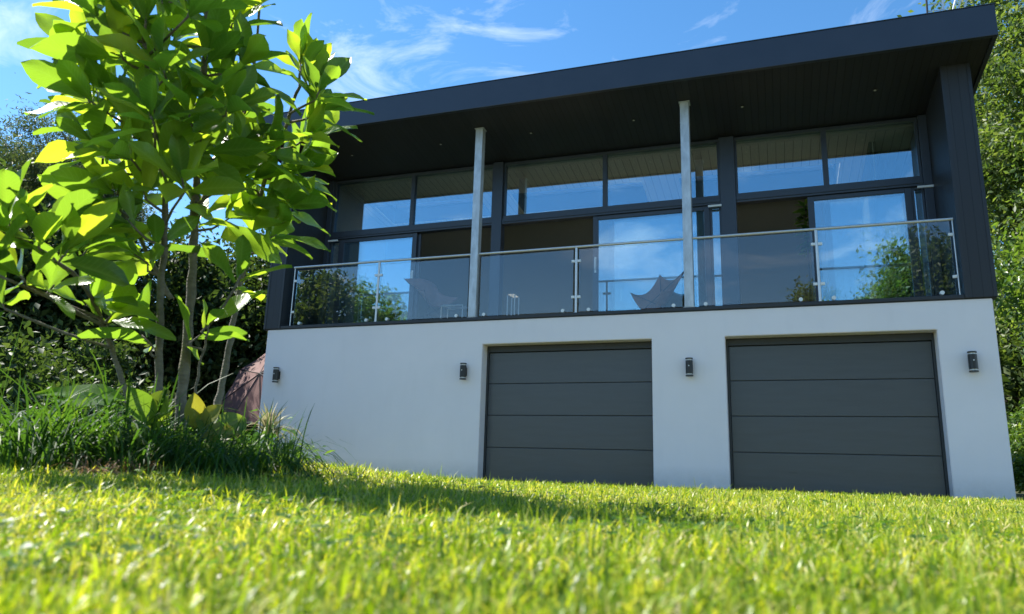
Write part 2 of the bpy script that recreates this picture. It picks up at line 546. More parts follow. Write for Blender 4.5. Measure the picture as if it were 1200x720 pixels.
def ground(x, y):
    x = np.asarray(x, float); y = np.asarray(y, float)
    t = np.clip((-0.4 - y) / 6.6, 0, 1)
    z = 0.115 * t * t * (3 - 2 * t)
    z = z + 0.010 * np.sin(x * 1.3 + 0.7) * np.sin(y * 1.1) * t + 0.006 * np.sin(x * 3.1 + y * 2.3) * t
    dx, dy = (x - BED[0] + 0.25), (y - BED[1])
    z = z + 0.05 * np.exp(-((dx * 0.9) ** 2 + (dy * 1.1) ** 2) / 0.5)
    sx = np.clip((-x - 0.55) / 1.5, 0, 1); sy = np.clip((y + 10.6) / 1.0, 0, 1) * np.clip((-6.4 - y) / 1.6, 0, 1)
    z = z + 0.062 * sx * sx * (3 - 2 * sx) * sy
    d2 = x ** 2 + (y - CP[1]) ** 2
    z = z - 0.02 * np.exp(-d2 / 0.15)
    far = np.clip((np.hypot(x + 3, y + 5) - 22) / 40, 0, 1)
    return z - 0.026 - 0.5 * far


def build_ground():
    def axis(lo, hi, fine_lo, fine_hi, step):
        a = list(np.arange(fine_lo, fine_hi + 1e-6, step))
        g, s = fine_hi, step
        while g < hi:
            s *= 1.35; g += s; a.append(g)
        g, s = fine_lo, step
        pre = []
        while g > lo:
            s *= 1.35; g -= s; pre.append(g)
        return np.array(pre[::-1] + a)
    xs = axis(-900, 900, -8, 4, 0.12)
    ys = axis(-900, 900, -12.5, 0.5, 0.12)
    X, Y = np.meshgrid(xs, ys)
    Z = ground(X, Y)
    v = np.stack([X.ravel(), Y.ravel(), Z.ravel()], 1)
    nx, ny = len(xs), len(ys)
    i = np.arange(nx - 1); j = np.arange(ny - 1)
    I, J = np.meshgrid(i, j)
    a = (J * nx + I).ravel()
    f = np.stack([a, a + 1, a + nx + 1, a + nx], 1)
    m = mat_plain('turf', (0.055, 0.06, 0.02), 0.95, noise=0.45, nscale=9, bump=0.8, bscale=45)
    o = npmesh('lawn_ground', v, f, m, smooth=True)
    tag(o, kind='structure')


build_ground()


def blades(pos, h, w, lean, rnd, segs=3, curl=0.6, az=None):
    """blade strips; pos (n,3), h, w, lean (n,)"""
    n = len(pos)
    if az is None:
        az = rng.uniform(0, 2 * np.pi, n)
    face = az + rng.normal(0, 0.6, n)
    dirx, diry = np.cos(az), np.sin(az)
    wx, wy = -np.sin(face), np.cos(face)
    V = []
    for s in range(segs + 1):
        t = s / segs
        ang = lean * (t ** 1.0) * (1 + curl * t)
        hz = h * t * np.cos(ang * 0.75)
        hx = h * t * np.sin(ang * 0.75)
        c = pos + np.stack([dirx * hx, diry * hx, hz], 1)
        if s < segs:
            ww = w * (1.0 - 0.55 * t ** 2) * 0.5
            V.append(c + np.stack([wx * ww, wy * ww, np.zeros(n)], 1))
            V.append(c - np.stack([wx * ww, wy * ww, np.zeros(n)], 1))
        else:
            V.append(c)
    k = 2 * segs + 1
    V = np.stack(V, 1).reshape(-1, 3)
    base = np.arange(n) * k
    F = []
    for s in range(segs - 1):
        a, b, c, d = base + 2 * s, base + 2 * s + 1, base + 2 * s + 3, base + 2 * s + 2
        F.append(np.stack([a, b, c], 1)); F.append(np.stack([a, c, d], 1))
    a, b, c = base + 2 * (segs - 1), base + 2 * (segs - 1) + 1, base + 2 * segs
    F.append(np.stack([a, b, c], 1))
    return V, np.concatenate(F), np.repeat(rnd, k)


def build_grass():
    P, H, Wd = [], [], []
    # distance rings around the photographer, inside a wide fan towards the house
    rings = [(0.22, 0.7, 95000, 0.0030), (0.7, 1.3, 58000, 0.0031), (1.3, 2.4, 32000, 0.0034), (2.4, 4.5, 14000, 0.0043), (4.5, 7.5, 6000, 0.006), (7.5, 12.5, 2700, 0.008)]
    half = R(52)
    for r0, r1, dens, w in rings:
        area = half * (r1 * r1 - r0 * r0)
        n = int(area * dens)
        r = np.sqrt(rng.uniform(r0 * r0, r1 * r1, n))
        a = YAW + rng.uniform(-half, half, n)
        x = CP[0] + r * np.sin(a); y = CP[1] + r * np.cos(a)
        k = (y < -0.03) | (x > 2.80) | (x < -8.75)
        x, y = x[k], y[k]
        P.append(np.stack([x, y], 1)); Wd.append(np.full(len(x), w))
    # thin cover for the rest of the garden
    n = 60000
    x = rng.uniform(-16, 9, n); y = rng.uniform(-17, 3, n)
    k = ~((x > -8.75) & (x < 2.8) & (y > -0.03)) & (np.hypot(x, y - CP[1]) > 0.5)
    P.append(np.stack([x[k], y[k]], 1)); Wd.append(np.full(k.sum(), 0.009))
    P = np.concatenate(P); Wd = np.concatenate(Wd)
    n = len(P)
    # a thinner, weedier lawn in patches
    pn = np.sin(P[:, 0] * 2.1 + 1.3 * np.sin(P[:, 1] * 1.7)) * np.sin(P[:, 1] * 2.6 + P[:, 0])
    # tufts: fewer blades in the gaps between them
    tf = np.sin(P[:, 0] * 41 + 2.5 * np.sin(P[:, 1] * 23)) * np.sin(P[:, 1] * 37 + 2.2 * np.sin(P[:, 0] * 19))
    kp = rng.random(n) < 0.62 + 0.5 * tf
    P, Wd, pn = P[kp], Wd[kp], pn[kp]; n = len(P)
    h = rng.gamma(6, 0.0048, n) * (1 + 0.18 * pn)
    h = np.clip(h, 0.010, 0.07)
    d = np.hypot(P[:, 0], P[:, 1] - CP[1])
    h = np.where(d < 0.75, np.minimum(h, 0.048), h)
    tall = rng.random(n) < 0.0012
    h = np.where(tall & (d > 0.9), h * 1.8, h)
    wv = Wd * rng.uniform(0.6, 1.35, n)
    z = ground(P[:, 0], P[:, 1]) - 0.003
    fine = np.sin(P[:, 0] * 17 + 3 * np.sin(P[:, 1] * 9)) * np.sin(P[:, 1] * 15 + P[:, 0] * 5)
    rnd = np.clip(rng.beta(1.5, 1.6, n) + 0.10 * pn + 0.10 * fine, 0, 0.88)
    dead = rng.random(n) < 0.15 + 0.10 * pn
    rnd = np.where(dead, rng.uniform(0.85, 1, n), rnd)
    lean = np.abs(rng.normal(0.85, 0.6, n))
    lean = np.where(dead, lean + 0.7, lean)
    V, F, Rn = blades(np.stack([P[:, 0], P[:, 1], z], 1), h, wv, lean, rnd, segs=3)
    o = npmesh('grass', V, F, MT['grass'], rnd=Rn)
    tag(o, 'sunlit lawn of short bright green grass blades with straw in it', 'grass', kind='stuff')


build_grass()

# ------------------------------------------------------------------ house
HX0, HX1, HD = -8.71, 2.7475, 7.2
WZ = 2.54                 # top of white wall
YW = 1.20                 # window plane
YF = -0.60                # roof front
UX0, UX1 = -8.78, 2.80    # upper storey
IX0, IX1 = -8.43, 2.44    # inside faces of the side walls


def zs(x, y):
    return 5.83 - 0.13 * (y - YW) - 0.012 * (x + 3)


house = thing('house', 'two storey house with white garage level, dark glazed upper floor and deep roof overhang', 'house', ((HX0 + HX1) / 2, 0, 0))


def wall_openings(mb, xs, z_s, holes, y0, y1):
    def solid(i, j):
        if i < 0 or j < 0 or i >= len(xs) - 1 or j >= len(z_s) - 1:
            return False
        cx, cz = (xs[i] + xs[i + 1]) / 2, (z_s[j] + z_s[j + 1]) / 2
        return not any(a < cx < b and c < cz < d for a, b, c, d in holes)
    for i in range(len(xs) - 1):
        for j in range(len(z_s) - 1):
            if not solid(i, j):
                continue
            a, b, c, d = xs[i], xs[i + 1], z_s[j], z_s[j + 1]
            mb.add([(a, y0, c), (b, y0, c), (b, y0, d), (a, y0, d)], [(0, 1, 2, 3)])
            mb.add([(a, y1, c), (b, y1, c), (b, y1, d), (a, y1, d)], [(3, 2, 1, 0)])
            if not solid(i - 1, j): mb.add([(a, y0, c), (a, y0, d), (a, y1, d), (a, y1, c)], [(0, 1, 2, 3)])
            if not solid(i + 1, j): mb.add([(b, y0, c), (b, y1, c), (b, y1, d), (b, y0, d)], [(0, 1, 2, 3)])
            if not solid(i, j - 1): mb.add([(a, y0, c), (a, y1, c), (b, y1, c), (b, y0, c)], [(0, 1, 2, 3)])
            if not solid(i, j + 1): mb.add([(a, y0, d), (b, y0, d), (b, y1, d), (a, y1, d)], [(0, 1, 2, 3)])


def weld(o):
    bm = bmesh.new(); bm.from_mesh(o.data)
    bmesh.ops.remove_doubles(bm, verts=bm.verts, dist=1e-4)
    bmesh.ops.recalc_face_normals(bm, faces=bm.faces)
    bm.to_mesh(o.data); bm.free()


D1 = (-4.421, -1.680)
D2 = (-0.625, 2.078)
GZ = 2.15
mb = MB()
wall_openings(mb, [HX0, D1[0], D1[1], D2[0], D2[1], HX1], [-0.35, GZ, WZ], [(D1[0], D1[1], -1, GZ), (D2[0], D2[1], -1, GZ)], 0.0, 0.27)
o = mb.build('garage_wall', MT['render'], house)
weld(o)
bm = bmesh.new(); bm.from_mesh(o.data)
es = [e for e in bm.edges if len(e.link_faces) == 2 and e.calc_face_angle(0) > 1.0]
bmesh.ops.bevel(bm, geom=es, offset=0.008, segments=2, affect='EDGES')
bm.to_mesh(o.data); bm.free()
mb = MB()
mb.box(HX0, HX0 + 0.27, 0.272, HD, -0.35, WZ)
mb.box(HX1 - 0.27, HX1, 0.272, HD, -0.35, WZ)
mb.box(HX0 + 0.272, HX1 - 0.272, HD - 0.27, HD, -0.35, WZ)
mb.build('side_wall', MT['render'], house)

# garage doors
for k, (a, b) in enumerate((D1, D2)):
    fr = MB()
    fr.box(a + 0.003, a + 0.035, 0.215, 0.30, -0.02, GZ - 0.003)
    fr.box(b - 0.035, b - 0.003, 0.215, 0.30, -0.02, GZ - 0.003)
    fr.box(a + 0.036, b - 0.036, 0.215, 0.30, GZ - 0.105, GZ - 0.003)
    gd = fr.build('garage_door', MT['gframe'], house, bevel=0.004)
    z0, z1 = 0.0, GZ - 0.112
    n = 4
    hh = (z1 - z0) / n
    for i in range(n):
        p = MB()
        p.box(a + 0.038, b - 0.038, 0.235, 0.275, z0 + i * hh + 0.004, z0 + (i + 1) * hh - 0.004)
        p.build('door_panel', MT['gdoor'], gd, bevel=0.006)
    s = MB()
    s.box(a + 0.04, b - 0.04, 0.262, 0.29, -0.02, z1 + 0.003)
    s.build('seal', MT['black'], gd)

# deck slab with the dark metal edge
mb = MB()
mb.box(UX0 + 0.002, UX1 - 0.002, 0.002, HD, WZ + 0.002, 2.585)
mb.build('floor_slab', MT['edge'], house)
mb = MB()
mb.box(IX0 + 0.003, IX1 - 0.003, -0.022, 0.02, WZ + 0.012, 2.604)
mb.build('deck_edge', MT['edge'], house, bevel=0.004)
mb = MB()
mb.box(IX0 + 0.003, IX1 - 0.003, 0.022, YW - 0.06, 2.587, 2.60)
mb.build('balcony_deck', MT['deck'], house)

# end walls of the upper floor
for x0, x1 in ((UX0, IX0), (IX1, UX1)):
    mb = MB()
    y0, y1 = -0.03, HD
    zb = 2.556
    mb.hexa([(x0, y0, zb), (x1, y0, zb), (x1, y1, zb), (x0, y1, zb)],
            [(x0, y0, zs(x0, y0) + 0.03), (x1, y0, zs(x1, y0) + 0.03), (x1, y1, zs(x1, y1) + 0.03), (x0, y1, zs(x0, y1) + 0.03)])
    # front, sides and back carry different board directions
    for i, nrm in enumerate(('b', 't', 'f', 's', 'bk', 's')):
        mb.m[i] = 1 if nrm == 's' else 0
    mb.build('end_wall', [MT['clad'], MT['clad_side']], house, bevel=0.004)
    cb = MB()   # corner trims
    for xx in (x0 + 0.018, x1 - 0.018):
        cb.hexa([(xx - 0.022, y0 - 0.006, zb), (xx + 0.022, y0 - 0.006, zb), (xx + 0.022, y0 - 0.0005, zb), (xx - 0.022, y0 - 0.0005, zb)],
                [(xx - 0.022, y0 - 0.006, zs(xx, y0) + 0.0), (xx + 0.022, y0 - 0.006, zs(xx, y0) + 0.0), (xx + 0.022, y0 - 0.0005, zs(xx, y0)), (xx - 0.022, y0 - 0.0005, zs(xx, y0))])
    cb.build('corner_trim', MT['edge'], house)
mb = MB()
mb.hexa([(IX0 + .002, HD - 0.3, 2.59), (IX1 - .002, HD - 0.3, 2.59), (IX1 - .002, HD, 2.59), (IX0 + .002, HD, 2.59)],
        [(IX0 + .002, HD - 0.3, zs(IX0, HD - .3)), (IX1 - .002, HD - 0.3, zs(IX1, HD - .3)), (IX1 - .002, HD, zs(IX1, HD)), (IX0 + .002, HD, zs(IX0, HD))])
mb.build('back_wall', MT['wallin'], house)

# roof
RX0, RX1, RY1 = -9.05, 3.02, HD + 0.4
FH = 0.43


def slab(mb, x0, x1, y0, y1, b, t, mi=0):
    mb.hexa([(x0, y0, zs(x0, y0) + b), (x1, y0, zs(x1, y0) + b), (x1, y1, zs(x1, y1) + b), (x0, y1, zs(x0, y1) + b)],
            [(x0, y0, zs(x0, y0) + t), (x1, y0, zs(x1, y0) + t), (x1, y1, zs(x1, y1) + t), (x0, y1, zs(x0, y1) + t)], mi)


ADDED_ROOFLIGHTS = ((-8.1, -5.6), (-4.9, -2.2), (-1.5, 1.3))  # added glazed roof openings, out of view, bringing daylight in to brighten the ceiling
LY0, LY1 = 2.35, 3.25


def slab_holes(mb, x0, x1, y0, y1, b, t):
    slab(mb, x0, x1, y0, LY0, b, t)
    slab(mb, x0, x1, LY1, y1, b, t)
    e = [x0] + [v for ab in ADDED_ROOFLIGHTS for v in ab] + [x1]
    for i in range(0, len(e), 2):
        slab(mb, e[i], e[i + 1], LY0, LY1, b, t)


mb = MB()
slab_holes(mb, RX0 + 0.06, RX1 - 0.06, YF + 0.06, RY1, 0.02, 0.36)
roof = mb.build('roof', MT['fascia'], house)
for a, b in ADDED_ROOFLIGHTS:
    mb = MB()
    slab(mb, a - 0.05, a + 0.04, LY0 - 0.05, LY1 + 0.05, 0.362, 0.42)
    slab(mb, b - 0.04, b + 0.05, LY0 - 0.05, LY1 + 0.05, 0.362, 0.42)
    slab(mb, a + 0.042, b - 0.042, LY0 - 0.05, LY0 + 0.04, 0.362, 0.42)
    slab(mb, a + 0.042, b - 0.042, LY1 - 0.04, LY1 + 0.05, 0.362, 0.42)
    rl = mb.build('added_rooflight', MT['alu'], roof)  # frame of an added opening, there only to light the room
    mb = MB()
    slab(mb, a + 0.03, b - 0.03, LY0 + 0.03, LY1 - 0.03, 0.385, 0.397)
    mb.build('pane', MT['rglass'], rl)
mb = MB()
slab(mb, RX0 + 0.058, RX1 - 0.058, YF + 0.058, YW - 0.07, 0.0, 0.017)
mb.build('soffit', MT['soffit'], roof)
for x0, x1, y0, y1 in ((RX0, RX1, YF, YF + 0.055), (RX0, RX0 + 0.055, YF + 0.057, RY1), (RX1 - 0.055, RX1, YF + 0.057, RY1)):
    mb = MB()
    slab(mb, x0, x1, y0, y1, -0.025, FH)
    mb.build('fascia', MT['fascia'], roof, bevel=0.006)
mb = MB()   # cap flashing
slab(mb, RX0 - 0.008, RX1 + 0.008, YF - 0.008, YF + 0.1, FH + 0.001, FH + 0.012)
mb.build('cap_flashing', MT['alu'], roof)
for x in (-7.43, -5.54, -3.79, -1.98, -0.25, 1.65):
    y = 0.33
    z = zs(x, y)
    mb = MB()
    mb.tube([(x, y, z - 0.006), (x, y, z + 0.002)], 0.036, 20)
    dl = mb.build('downlight', MT['black'], house)
    mb = MB()
    mb.tube([(x, y, z - 0.011), (x, y, z - 0.0065)], 0.017, 16)
    mb.build('lens', MT['lens'], dl)

# interior
mb = MB()
slab_holes(mb, IX0 + 0.002, IX1 - 0.002, YW + 0.08, HD - 0.31, -0.01, 0.017)
mb.build('ceiling', MT['ceil'], house)
mb = MB()
mb.box(IX0 + 0.002, IX1 - 0.002, YW - 0.055, HD - 0.31, 2.587, 2.604)
mb.build('interior_floor', MT['floorin'], house)
for x0, x1 in ((IX0 + 0.002, IX0 + 0.03), (IX1 - 0.03, IX1 - 0.002)):
    mb = MB()
    mb.hexa([(x0, YW + .09, 2.606), (x1, YW + .09, 2.606), (x1, HD - .31, 2.606), (x0, HD - .31, 2.606)],
            [(x0, YW + .09, zs(x0, YW) - .03), (x1, YW + .09, zs(x1, YW) - .03), (x1, HD - .31, zs(x1, HD - .31) - .013), (x0, HD - .31, zs(x0, HD - .31) - .013)])
    mb.build('interior_wall', MT['wallin'], house)
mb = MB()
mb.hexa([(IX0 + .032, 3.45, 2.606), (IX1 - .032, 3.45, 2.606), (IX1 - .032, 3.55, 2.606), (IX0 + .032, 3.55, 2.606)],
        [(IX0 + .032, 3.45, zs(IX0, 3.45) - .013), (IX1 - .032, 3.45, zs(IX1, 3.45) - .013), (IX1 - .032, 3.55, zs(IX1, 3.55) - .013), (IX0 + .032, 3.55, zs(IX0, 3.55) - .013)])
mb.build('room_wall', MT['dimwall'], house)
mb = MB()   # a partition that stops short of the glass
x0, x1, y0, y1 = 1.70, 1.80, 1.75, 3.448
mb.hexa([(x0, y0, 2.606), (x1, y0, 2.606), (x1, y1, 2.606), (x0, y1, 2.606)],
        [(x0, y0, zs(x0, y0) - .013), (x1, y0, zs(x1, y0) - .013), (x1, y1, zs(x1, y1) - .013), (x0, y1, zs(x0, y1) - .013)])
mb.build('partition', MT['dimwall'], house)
mb = MB()
mb.box(1.745, 1.757, 1.736, 1.748, 4.75, 5.70)
mb.build('partition_trim', MT['cream'], house)
# pale lintel inside, along the top of the glass
mb = MB()
slab(mb, IX0 + 0.04, IX1 - 0.04, YW + 0.085, YW + 0.16, -0.075, -0.012)
mb.build('curtain_rail', MT['cream'], house)


# window walls
def tz(x, z):
    """upper members follow the slight fall of the roof"""
    return z - 0.012 * (x + 3) if z > 5.2 else z


def bar(mb, x0, x1, y0, y1, z0, z1):
    mb.hexa([(x0, y0, tz(x0, z0)), (x1, y0, tz(x1, z0)), (x1, y1, tz(x1, z0)), (x0, y1, tz(x0, z0))],
            [(x0, y0, tz(x0, z1)), (x1, y0, tz(x1, z1)), (x1, y1, tz(x1, z1)), (x0, y1, tz(x0, z1))])


def pane(x0, x1, z0, z1, y, parent, mat='glass', name='pane'):
    mb = MB()
    bar(mb, x0, x1, y - 0.006, y + 0.006, z0, z1)
    return mb.build(name, MT[mat], parent)


for x0, x1 in ((-8.43, -8.32), (-4.785, -4.59), (-0.674, -0.43), (2.32, 2.437)):
    mb = MB()
    bar(mb, x0 + (0.003 if x0 < -8 else 0), x1, YW - 0.11, YW + 0.075, 2.602, 5.815)
    mb.build('window_post', MT['alu'], house, bevel=0.004)
ZT0, ZT1 = 4.60, 4.765
for (x0, x1, mull) in ((-8.32, -4.785, -6.51), (-4.59, -0.674, -2.655), (-0.43, 2.32, 0.965)):
    f = MB()
    e = 0.002
    bar(f, x0 + e, x1 - e, YW - 0.05, YW + 0.05, 5.765, 5.815)          # head
    bar(f, x0 + e, x1 - e, YW - 0.065, YW + 0.05, ZT1 - 0.055, ZT1)      # sill bar
    bar(f, x0 + e, x0 + 0.04, YW - 0.045, YW + 0.045, ZT1 + e, 5.763)
    bar(f, x1 - 0.04, x1 - e, YW - 0.045, YW + 0.045, ZT1 + e, 5.763)
    bar(f, mull - 0.04, mull + 0.04, YW - 0.05, YW + 0.045, ZT1 + e, 5.763)
    w = f.build('clerestory_window', MT['alu'], house, bevel=0.004)
    pane(x0 + 0.038, mull - 0.038, ZT1 - 0.01, 5.775, YW, w)
    pane(mull + 0.038, x1 - 0.038, ZT1 - 0.01, 5.775, YW, w)
    h = MB()
    bar(h, x0 + e, x1 - e, YW - 0.085, YW + 0.06, ZT0, ZT1 - 0.058)
    bar(h, x0 + e, x1 - e, YW - 0.10, YW - 0.087, ZT0 + 0.035, ZT0 + 0.055)
    h.build('door_head', MT['alu'], house, bevel=0.004)
    t = MB()
    bar(t, x0 + e, x1 - e, YW - 0.05, YW + 0.05, 2.606, 2.635)
    t.build('door_track', MT['alu'], house)


def sidelight(x0, x1, vent):
    f = MB()
    e = 0.002
    bar(f, x0 + e, x0 + 0.035, YW - 0.04, YW + 0.03, 2.637, ZT0 - e)
    bar(f, x1 - 0.035, x1 - e, YW - 0.04, YW + 0.03, 2.637, ZT0 - e)
    bar(f, x0 + 0.036, x1 - 0.036, YW - 0.04, YW + 0.03, ZT0 - 0.04, ZT0 - e)
    bar(f, x0 + 0.036, x1 - 0.036, YW - 0.04, YW + 0.03, 2.637, 2.70)
    w = f.build('sidelight', MT['alu'], house, bevel=0.003)
    pane(x0 + 0.033, x1 - 0.033, 2.69, ZT0 - 0.03, YW, w)
    v = MB()
    v.box(vent - 0.11, vent + 0.11, YW - 0.135, YW - 0.102, ZT0 - 0.055, ZT0 - 0.02)
    v.build('trickle_vent', MT['white'], house, bevel=0.006)


def sliding_door(x0, x1, y, hx=None):
    f = MB()
    e = 0.002
    f.box(x0, x0 + 0.095, y - 0.024, y + 0.024, 2.64, ZT0 - 0.004)
    f.box(x1 - 0.095, x1, y - 0.024, y + 0.024, 2.64, ZT0 - 0.004)
    f.box(x0 + 0.097, x1 - 0.097, y - 0.024, y + 0.024, ZT0 - 0.075, ZT0 - 0.004)
    f.box(x0 + 0.097, x1 - 0.097, y - 0.024, y + 0.024, 2.64, 2.76)
    d = f.build('sliding_door', MT['alu'], house, bevel=0.004)
    pane(x0 + 0.09, x1 - 0.09, 2.75, ZT0 - 0.068, y, d)
    if hx is not None:
        h = MB()
        yy = y - 0.024
        h.box(hx - 0.016, hx + 0.016, yy - 0.006, yy, 3.56, 3.84)
        h.tube([(hx, yy - 0.004, 3.62), (hx, yy - 0.045, 3.62), (hx, yy - 0.045, 3.80), (hx, yy - 0.004, 3.80)], 0.011, 8)
        h.build('handle', MT['cap'], d)


sidelight(-8.32, -8.09, -8.22)
sidelight(-0.86, -0.674, -0.77)
sidelight(2.15, 2.32, 2.33)
sliding_door(-8.088, -6.36, YW - 0.028, -6.41)
sliding_door(-8.02, -6.30, YW + 0.028)
sliding_door(-2.865, -0.862, YW - 0.028, -2.82)
sliding_door(-2.60, -0.90, YW + 0.028)
sliding_door(0.665, 2.148, YW - 0.028)
sliding_door(0.90, 2.12, YW + 0.028)

# galvanised steel posts that carry the roof
for x in (-4.63, -1.115):
    mb = MB()
    zt = zs(x, 0.05) - 0.001
    mb.box(x - 0.068, x + 0.068, -0.018, 0.118, 2.612, zt - 0.012)
    p = mb.build('roof_post', MT['galv'], house, bevel=0.010)
    mb = MB()
    mb.box(x - 0.072, x + 0.072, -0.022, 0.122, 5.60, 5.604)
    mb.build('weld_seam', MT['galv'], p)
    mb = MB()
    mb.box(x - 0.085, x + 0.085, -0.021, 0.135, 2.601, 2.611)
    mb.build('mounting_plate', MT['galv'], p, bevel=0.002)
    mb = MB()
    mb.box(x - 0.085, x + 0.085, -0.030, 0.135, zt - 0.011, zt)
    mb.build('mounting_plate', MT['galv'], p, bevel=0.002)

# ------------------------------------------------------------------ balcony railing
YR = 0.05
rail = thing('balcony_railing', 'frameless glass balcony railing with slim steel handrail along the deck edge', 'railing', (-3, YR, 2.604))
ZR = 3.70


def zr(x):
    return 3.70 - 0.004 * (x + 3)


for a, b in ((-8.29, -4.70), (-4.56, -1.185), (-1.045, 2.41)):
    mb = MB()
    mb.tube([(a, YR, zr(a)), (b, YR, zr(b))], 0.021, 14)
    mb.build('handrail', MT['steel'], rail, smooth='auto')
panels = ((-8.20, -6.53), (-6.43, -4.74), (-4.52, -2.92), (-2.82, -1.22), (-1.01, 0.635), (0.735, 2.36))
for a, b in panels:
    mb = MB()
    mb.box(a, b, YR - 0.006, YR + 0.006, 2.632, 3.655)
    mb.build('glass_panel', MT['rglass'], rail)
for x in (-6.48, -2.87, 0.685, -8.27, 2.40):
    mb = MB()
    r = 0.021 if -8 < x < 2 else 0.010
    mb.tube([(x, YR, 2.604), (x, YR, zr(x) - 0.018)], r, 14)
    if r > 0.015:
        mb.tube([(x, YR, 2.6045), (x, YR, 2.612)], 0.045, 20)
    b = mb.build('baluster', MT['steel'], rail, smooth='auto')
    for z in (2.87, 3.46):
        for sx in ((-1, 1) if -8 < x < 2 else ((1,) if x < 0 else (-1,))):
            c = MB()
            c.box(min(x + sx * r * 0.9, x + sx * (r + 0.055)), max(x + sx * r * 0.9, x + sx * (r + 0.055)), YR - 0.016, YR - 0.0065, z - 0.021, z + 0.021)
            c.box(min(x + sx * r * 0.9, x + sx * (r + 0.055)), max(x + sx * r * 0.9, x + sx * (r + 0.055)), YR + 0.0065, YR + 0.016, z - 0.021, z + 0.021)
            c.build('clamp', MT['cap'], b, bevel=0.006)
for x in (-8.06, -6.66, -6.25, -4.93, -4.43, -3.08, -2.66, -1.35, -0.88, 0.43, 0.86, 2.19):
    c = MB()
    c.tube([(x, YR - 0.03, 2.652), (x, YR - 0.0065, 2.652)], 0.028, 18)
    c.tube([(x, YR + 0.0065, 2.652), (x, YR + 0.03, 2.652)], 0.028, 18)
    c.build('standoff', MT['cap'], rail, smooth='auto')

# ------------------------------------------------------------------ wall lamps
lamps = ((-8.37, 'black up and down wall lamp at the far left corner of the white wall'),
         (-4.71, 'black up and down wall lamp just left of the left garage door'),
         (-1.13, 'black up and down wall lamp on the pier between the garage doors'),
         (2.43, 'black up and down wall lamp right of the right garage door'))


def make_lamp(label):
    t = thing('wall_lamp', label, 'wall lamp', (0, -0.001, 1.70), 'wall lamps on the white garage wall')
    mb = MB(); mb.box(-0.038, 0.038, -0.028, -0.001, 1.63, 1.77); mb.build('bracket', MT['black'], t, bevel=0.004)
    mb = MB(); mb.tube([(0, -0.078, 1.605), (0, -0.078, 1.795)], 0.052, 24); mb.build('lamp_body', MT['black'], t, smooth='auto')
    for s in (-1, 1):
        mb = MB()
        mb.tube([(0, -0.078, 1.70 + s * 0.0955), (0, -0.078, 1.70 + s * 0.115)], 0.041, 20)
        mb.build('glass_band', MT['lens'], t, smooth='auto')
        mb = MB()
        mb.tube([(0, -0.078, 1.70 + s * 0.1155), (0, -0.078, 1.70 + s * 0.133)], 0.054, 24)
        mb.build('end_cap', MT['black'], t, smooth='auto')
    mb = MB(); mb.tube([(0.0, -0.139, 1.715), (0.0, -0.129, 1.715)], 0.008, 10); mb.build('sensor', MT['white'], t)
    return t


lamp0 = make_lamp(lamps[0][1])
lamp0.location.x = lamps[0][0]
for x, lb in lamps[1:]:
    r_ = lamp0.copy(); COL.objects.link(r_)
    r_.location.x = x; r_['label'] = lb
    for ch in list(lamp0.children):
        c = ch.copy(); COL.objects.link(c); c.parent = r_

# ------------------------------------------------------------------ balcony furniture


def butterfly_chair(label, loc, rz, mat, c=None, edge=0.0):
    t = thing('butterfly_chair', label, 'chair', loc, 'butterfly chairs on the balcony')
    # four corners of the sling: two high at the back, two low at the front
    c = c or {'bl': (-0.36, 0.34, 0.90), 'br': (0.36, 0.34, 0.90), 'fl': (-0.38, -0.38, 0.56), 'fr': (0.38, -0.38, 0.56)}
    n = 14
    V, F = [], []
    o0 = Vector(loc)
    for j in range(n + 1):
        v = j / n
        for i in range(n + 1):
            u = i / n
            P = Vector(c['fl']) * (1 - u) * (1 - v) + Vector(c['fr']) * u * (1 - v) + Vector(c['bl']) * (1 - u) * v + Vector(c['br']) * u * v
            sag = 4 * u * (1 - u) * (0.06 + 0.14 * (1 - v)) + 4 * v * (1 - v) * 0.15 * (0.5 + 0.5 * 4 * u * (1 - u))
            P.z -= sag + edge * (0.10 * 4 * u * (1 - u) + 0.08 * 4 * v * (1 - v))
            # edges of the sling curve inwards between the corners
            P.x *= 1 - (0.30 if not edge else 0.12) * 4 * v * (1 - v)
            P.y += (0.16 if v < 0.5 else -0.10) * 4 * u * (1 - u) * abs(2 * v - 1)
            if v > 0.5:
                P.z += (0.10 if not edge else 0.0) * math.sin(math.pi * u) * (2 * v - 1)
            V.append(P + o0)
    mb = MB()
    mb.add(V, [(j * (n + 1) + i, j * (n + 1) + i + 1, (j + 1) * (n + 1) + i + 1, (j + 1) * (n + 1) + i) for j in range(n) for i in range(n)])
    s = mb.build('sling_seat', mat, t, smooth=True)
    md = s.modifiers.new('thickness', 'SOLIDIFY'); md.thickness = 0.006
    for a, b in (('bl', 'fr'), ('br', 'fl')):
        A, B = Vector(c[a]), Vector(c[b])
        g1 = Vector((B.x * 0.85, B.y * 0.75, 0.012)); g2 = Vector((A.x * 0.85, A.y * 0.9, 0.012))
        for p, q, r_ in ((A, g1, B), (B, g2, A)):
            mb = MB()
            mb.tube([p + o0, q + o0], 0.007, 8)
            mb.build('leg', MT['black'], t, smooth='auto')
        mb = MB()
        mb.tube([g1 + o0, Vector((0, 0, 0.012)) * 0 + (g1 + g2) / 2 + o0, g2 + o0], 0.007, 8)
        mb.build('floor_rod', MT['black'], t, smooth='auto')
    t.rotation_euler.z = rz
    return t


butterfly_chair('brown leather butterfly chair on the balcony beside the right steel post', (-1.66, 0.62, 2.602), 0.0, MT['leather'],
                {'fl': (-0.46, 0.05, 0.44), 'fr': (0.10, -0.36, 0.36), 'bl': (-0.02, 0.34, 0.80), 'br': (0.44, 0.0, 0.76)}, 1.0)
butterfly_chair('brown butterfly chair behind the glass left of the left steel post', (-5.75, 0.66, 2.602), R(60), MT['leather'])


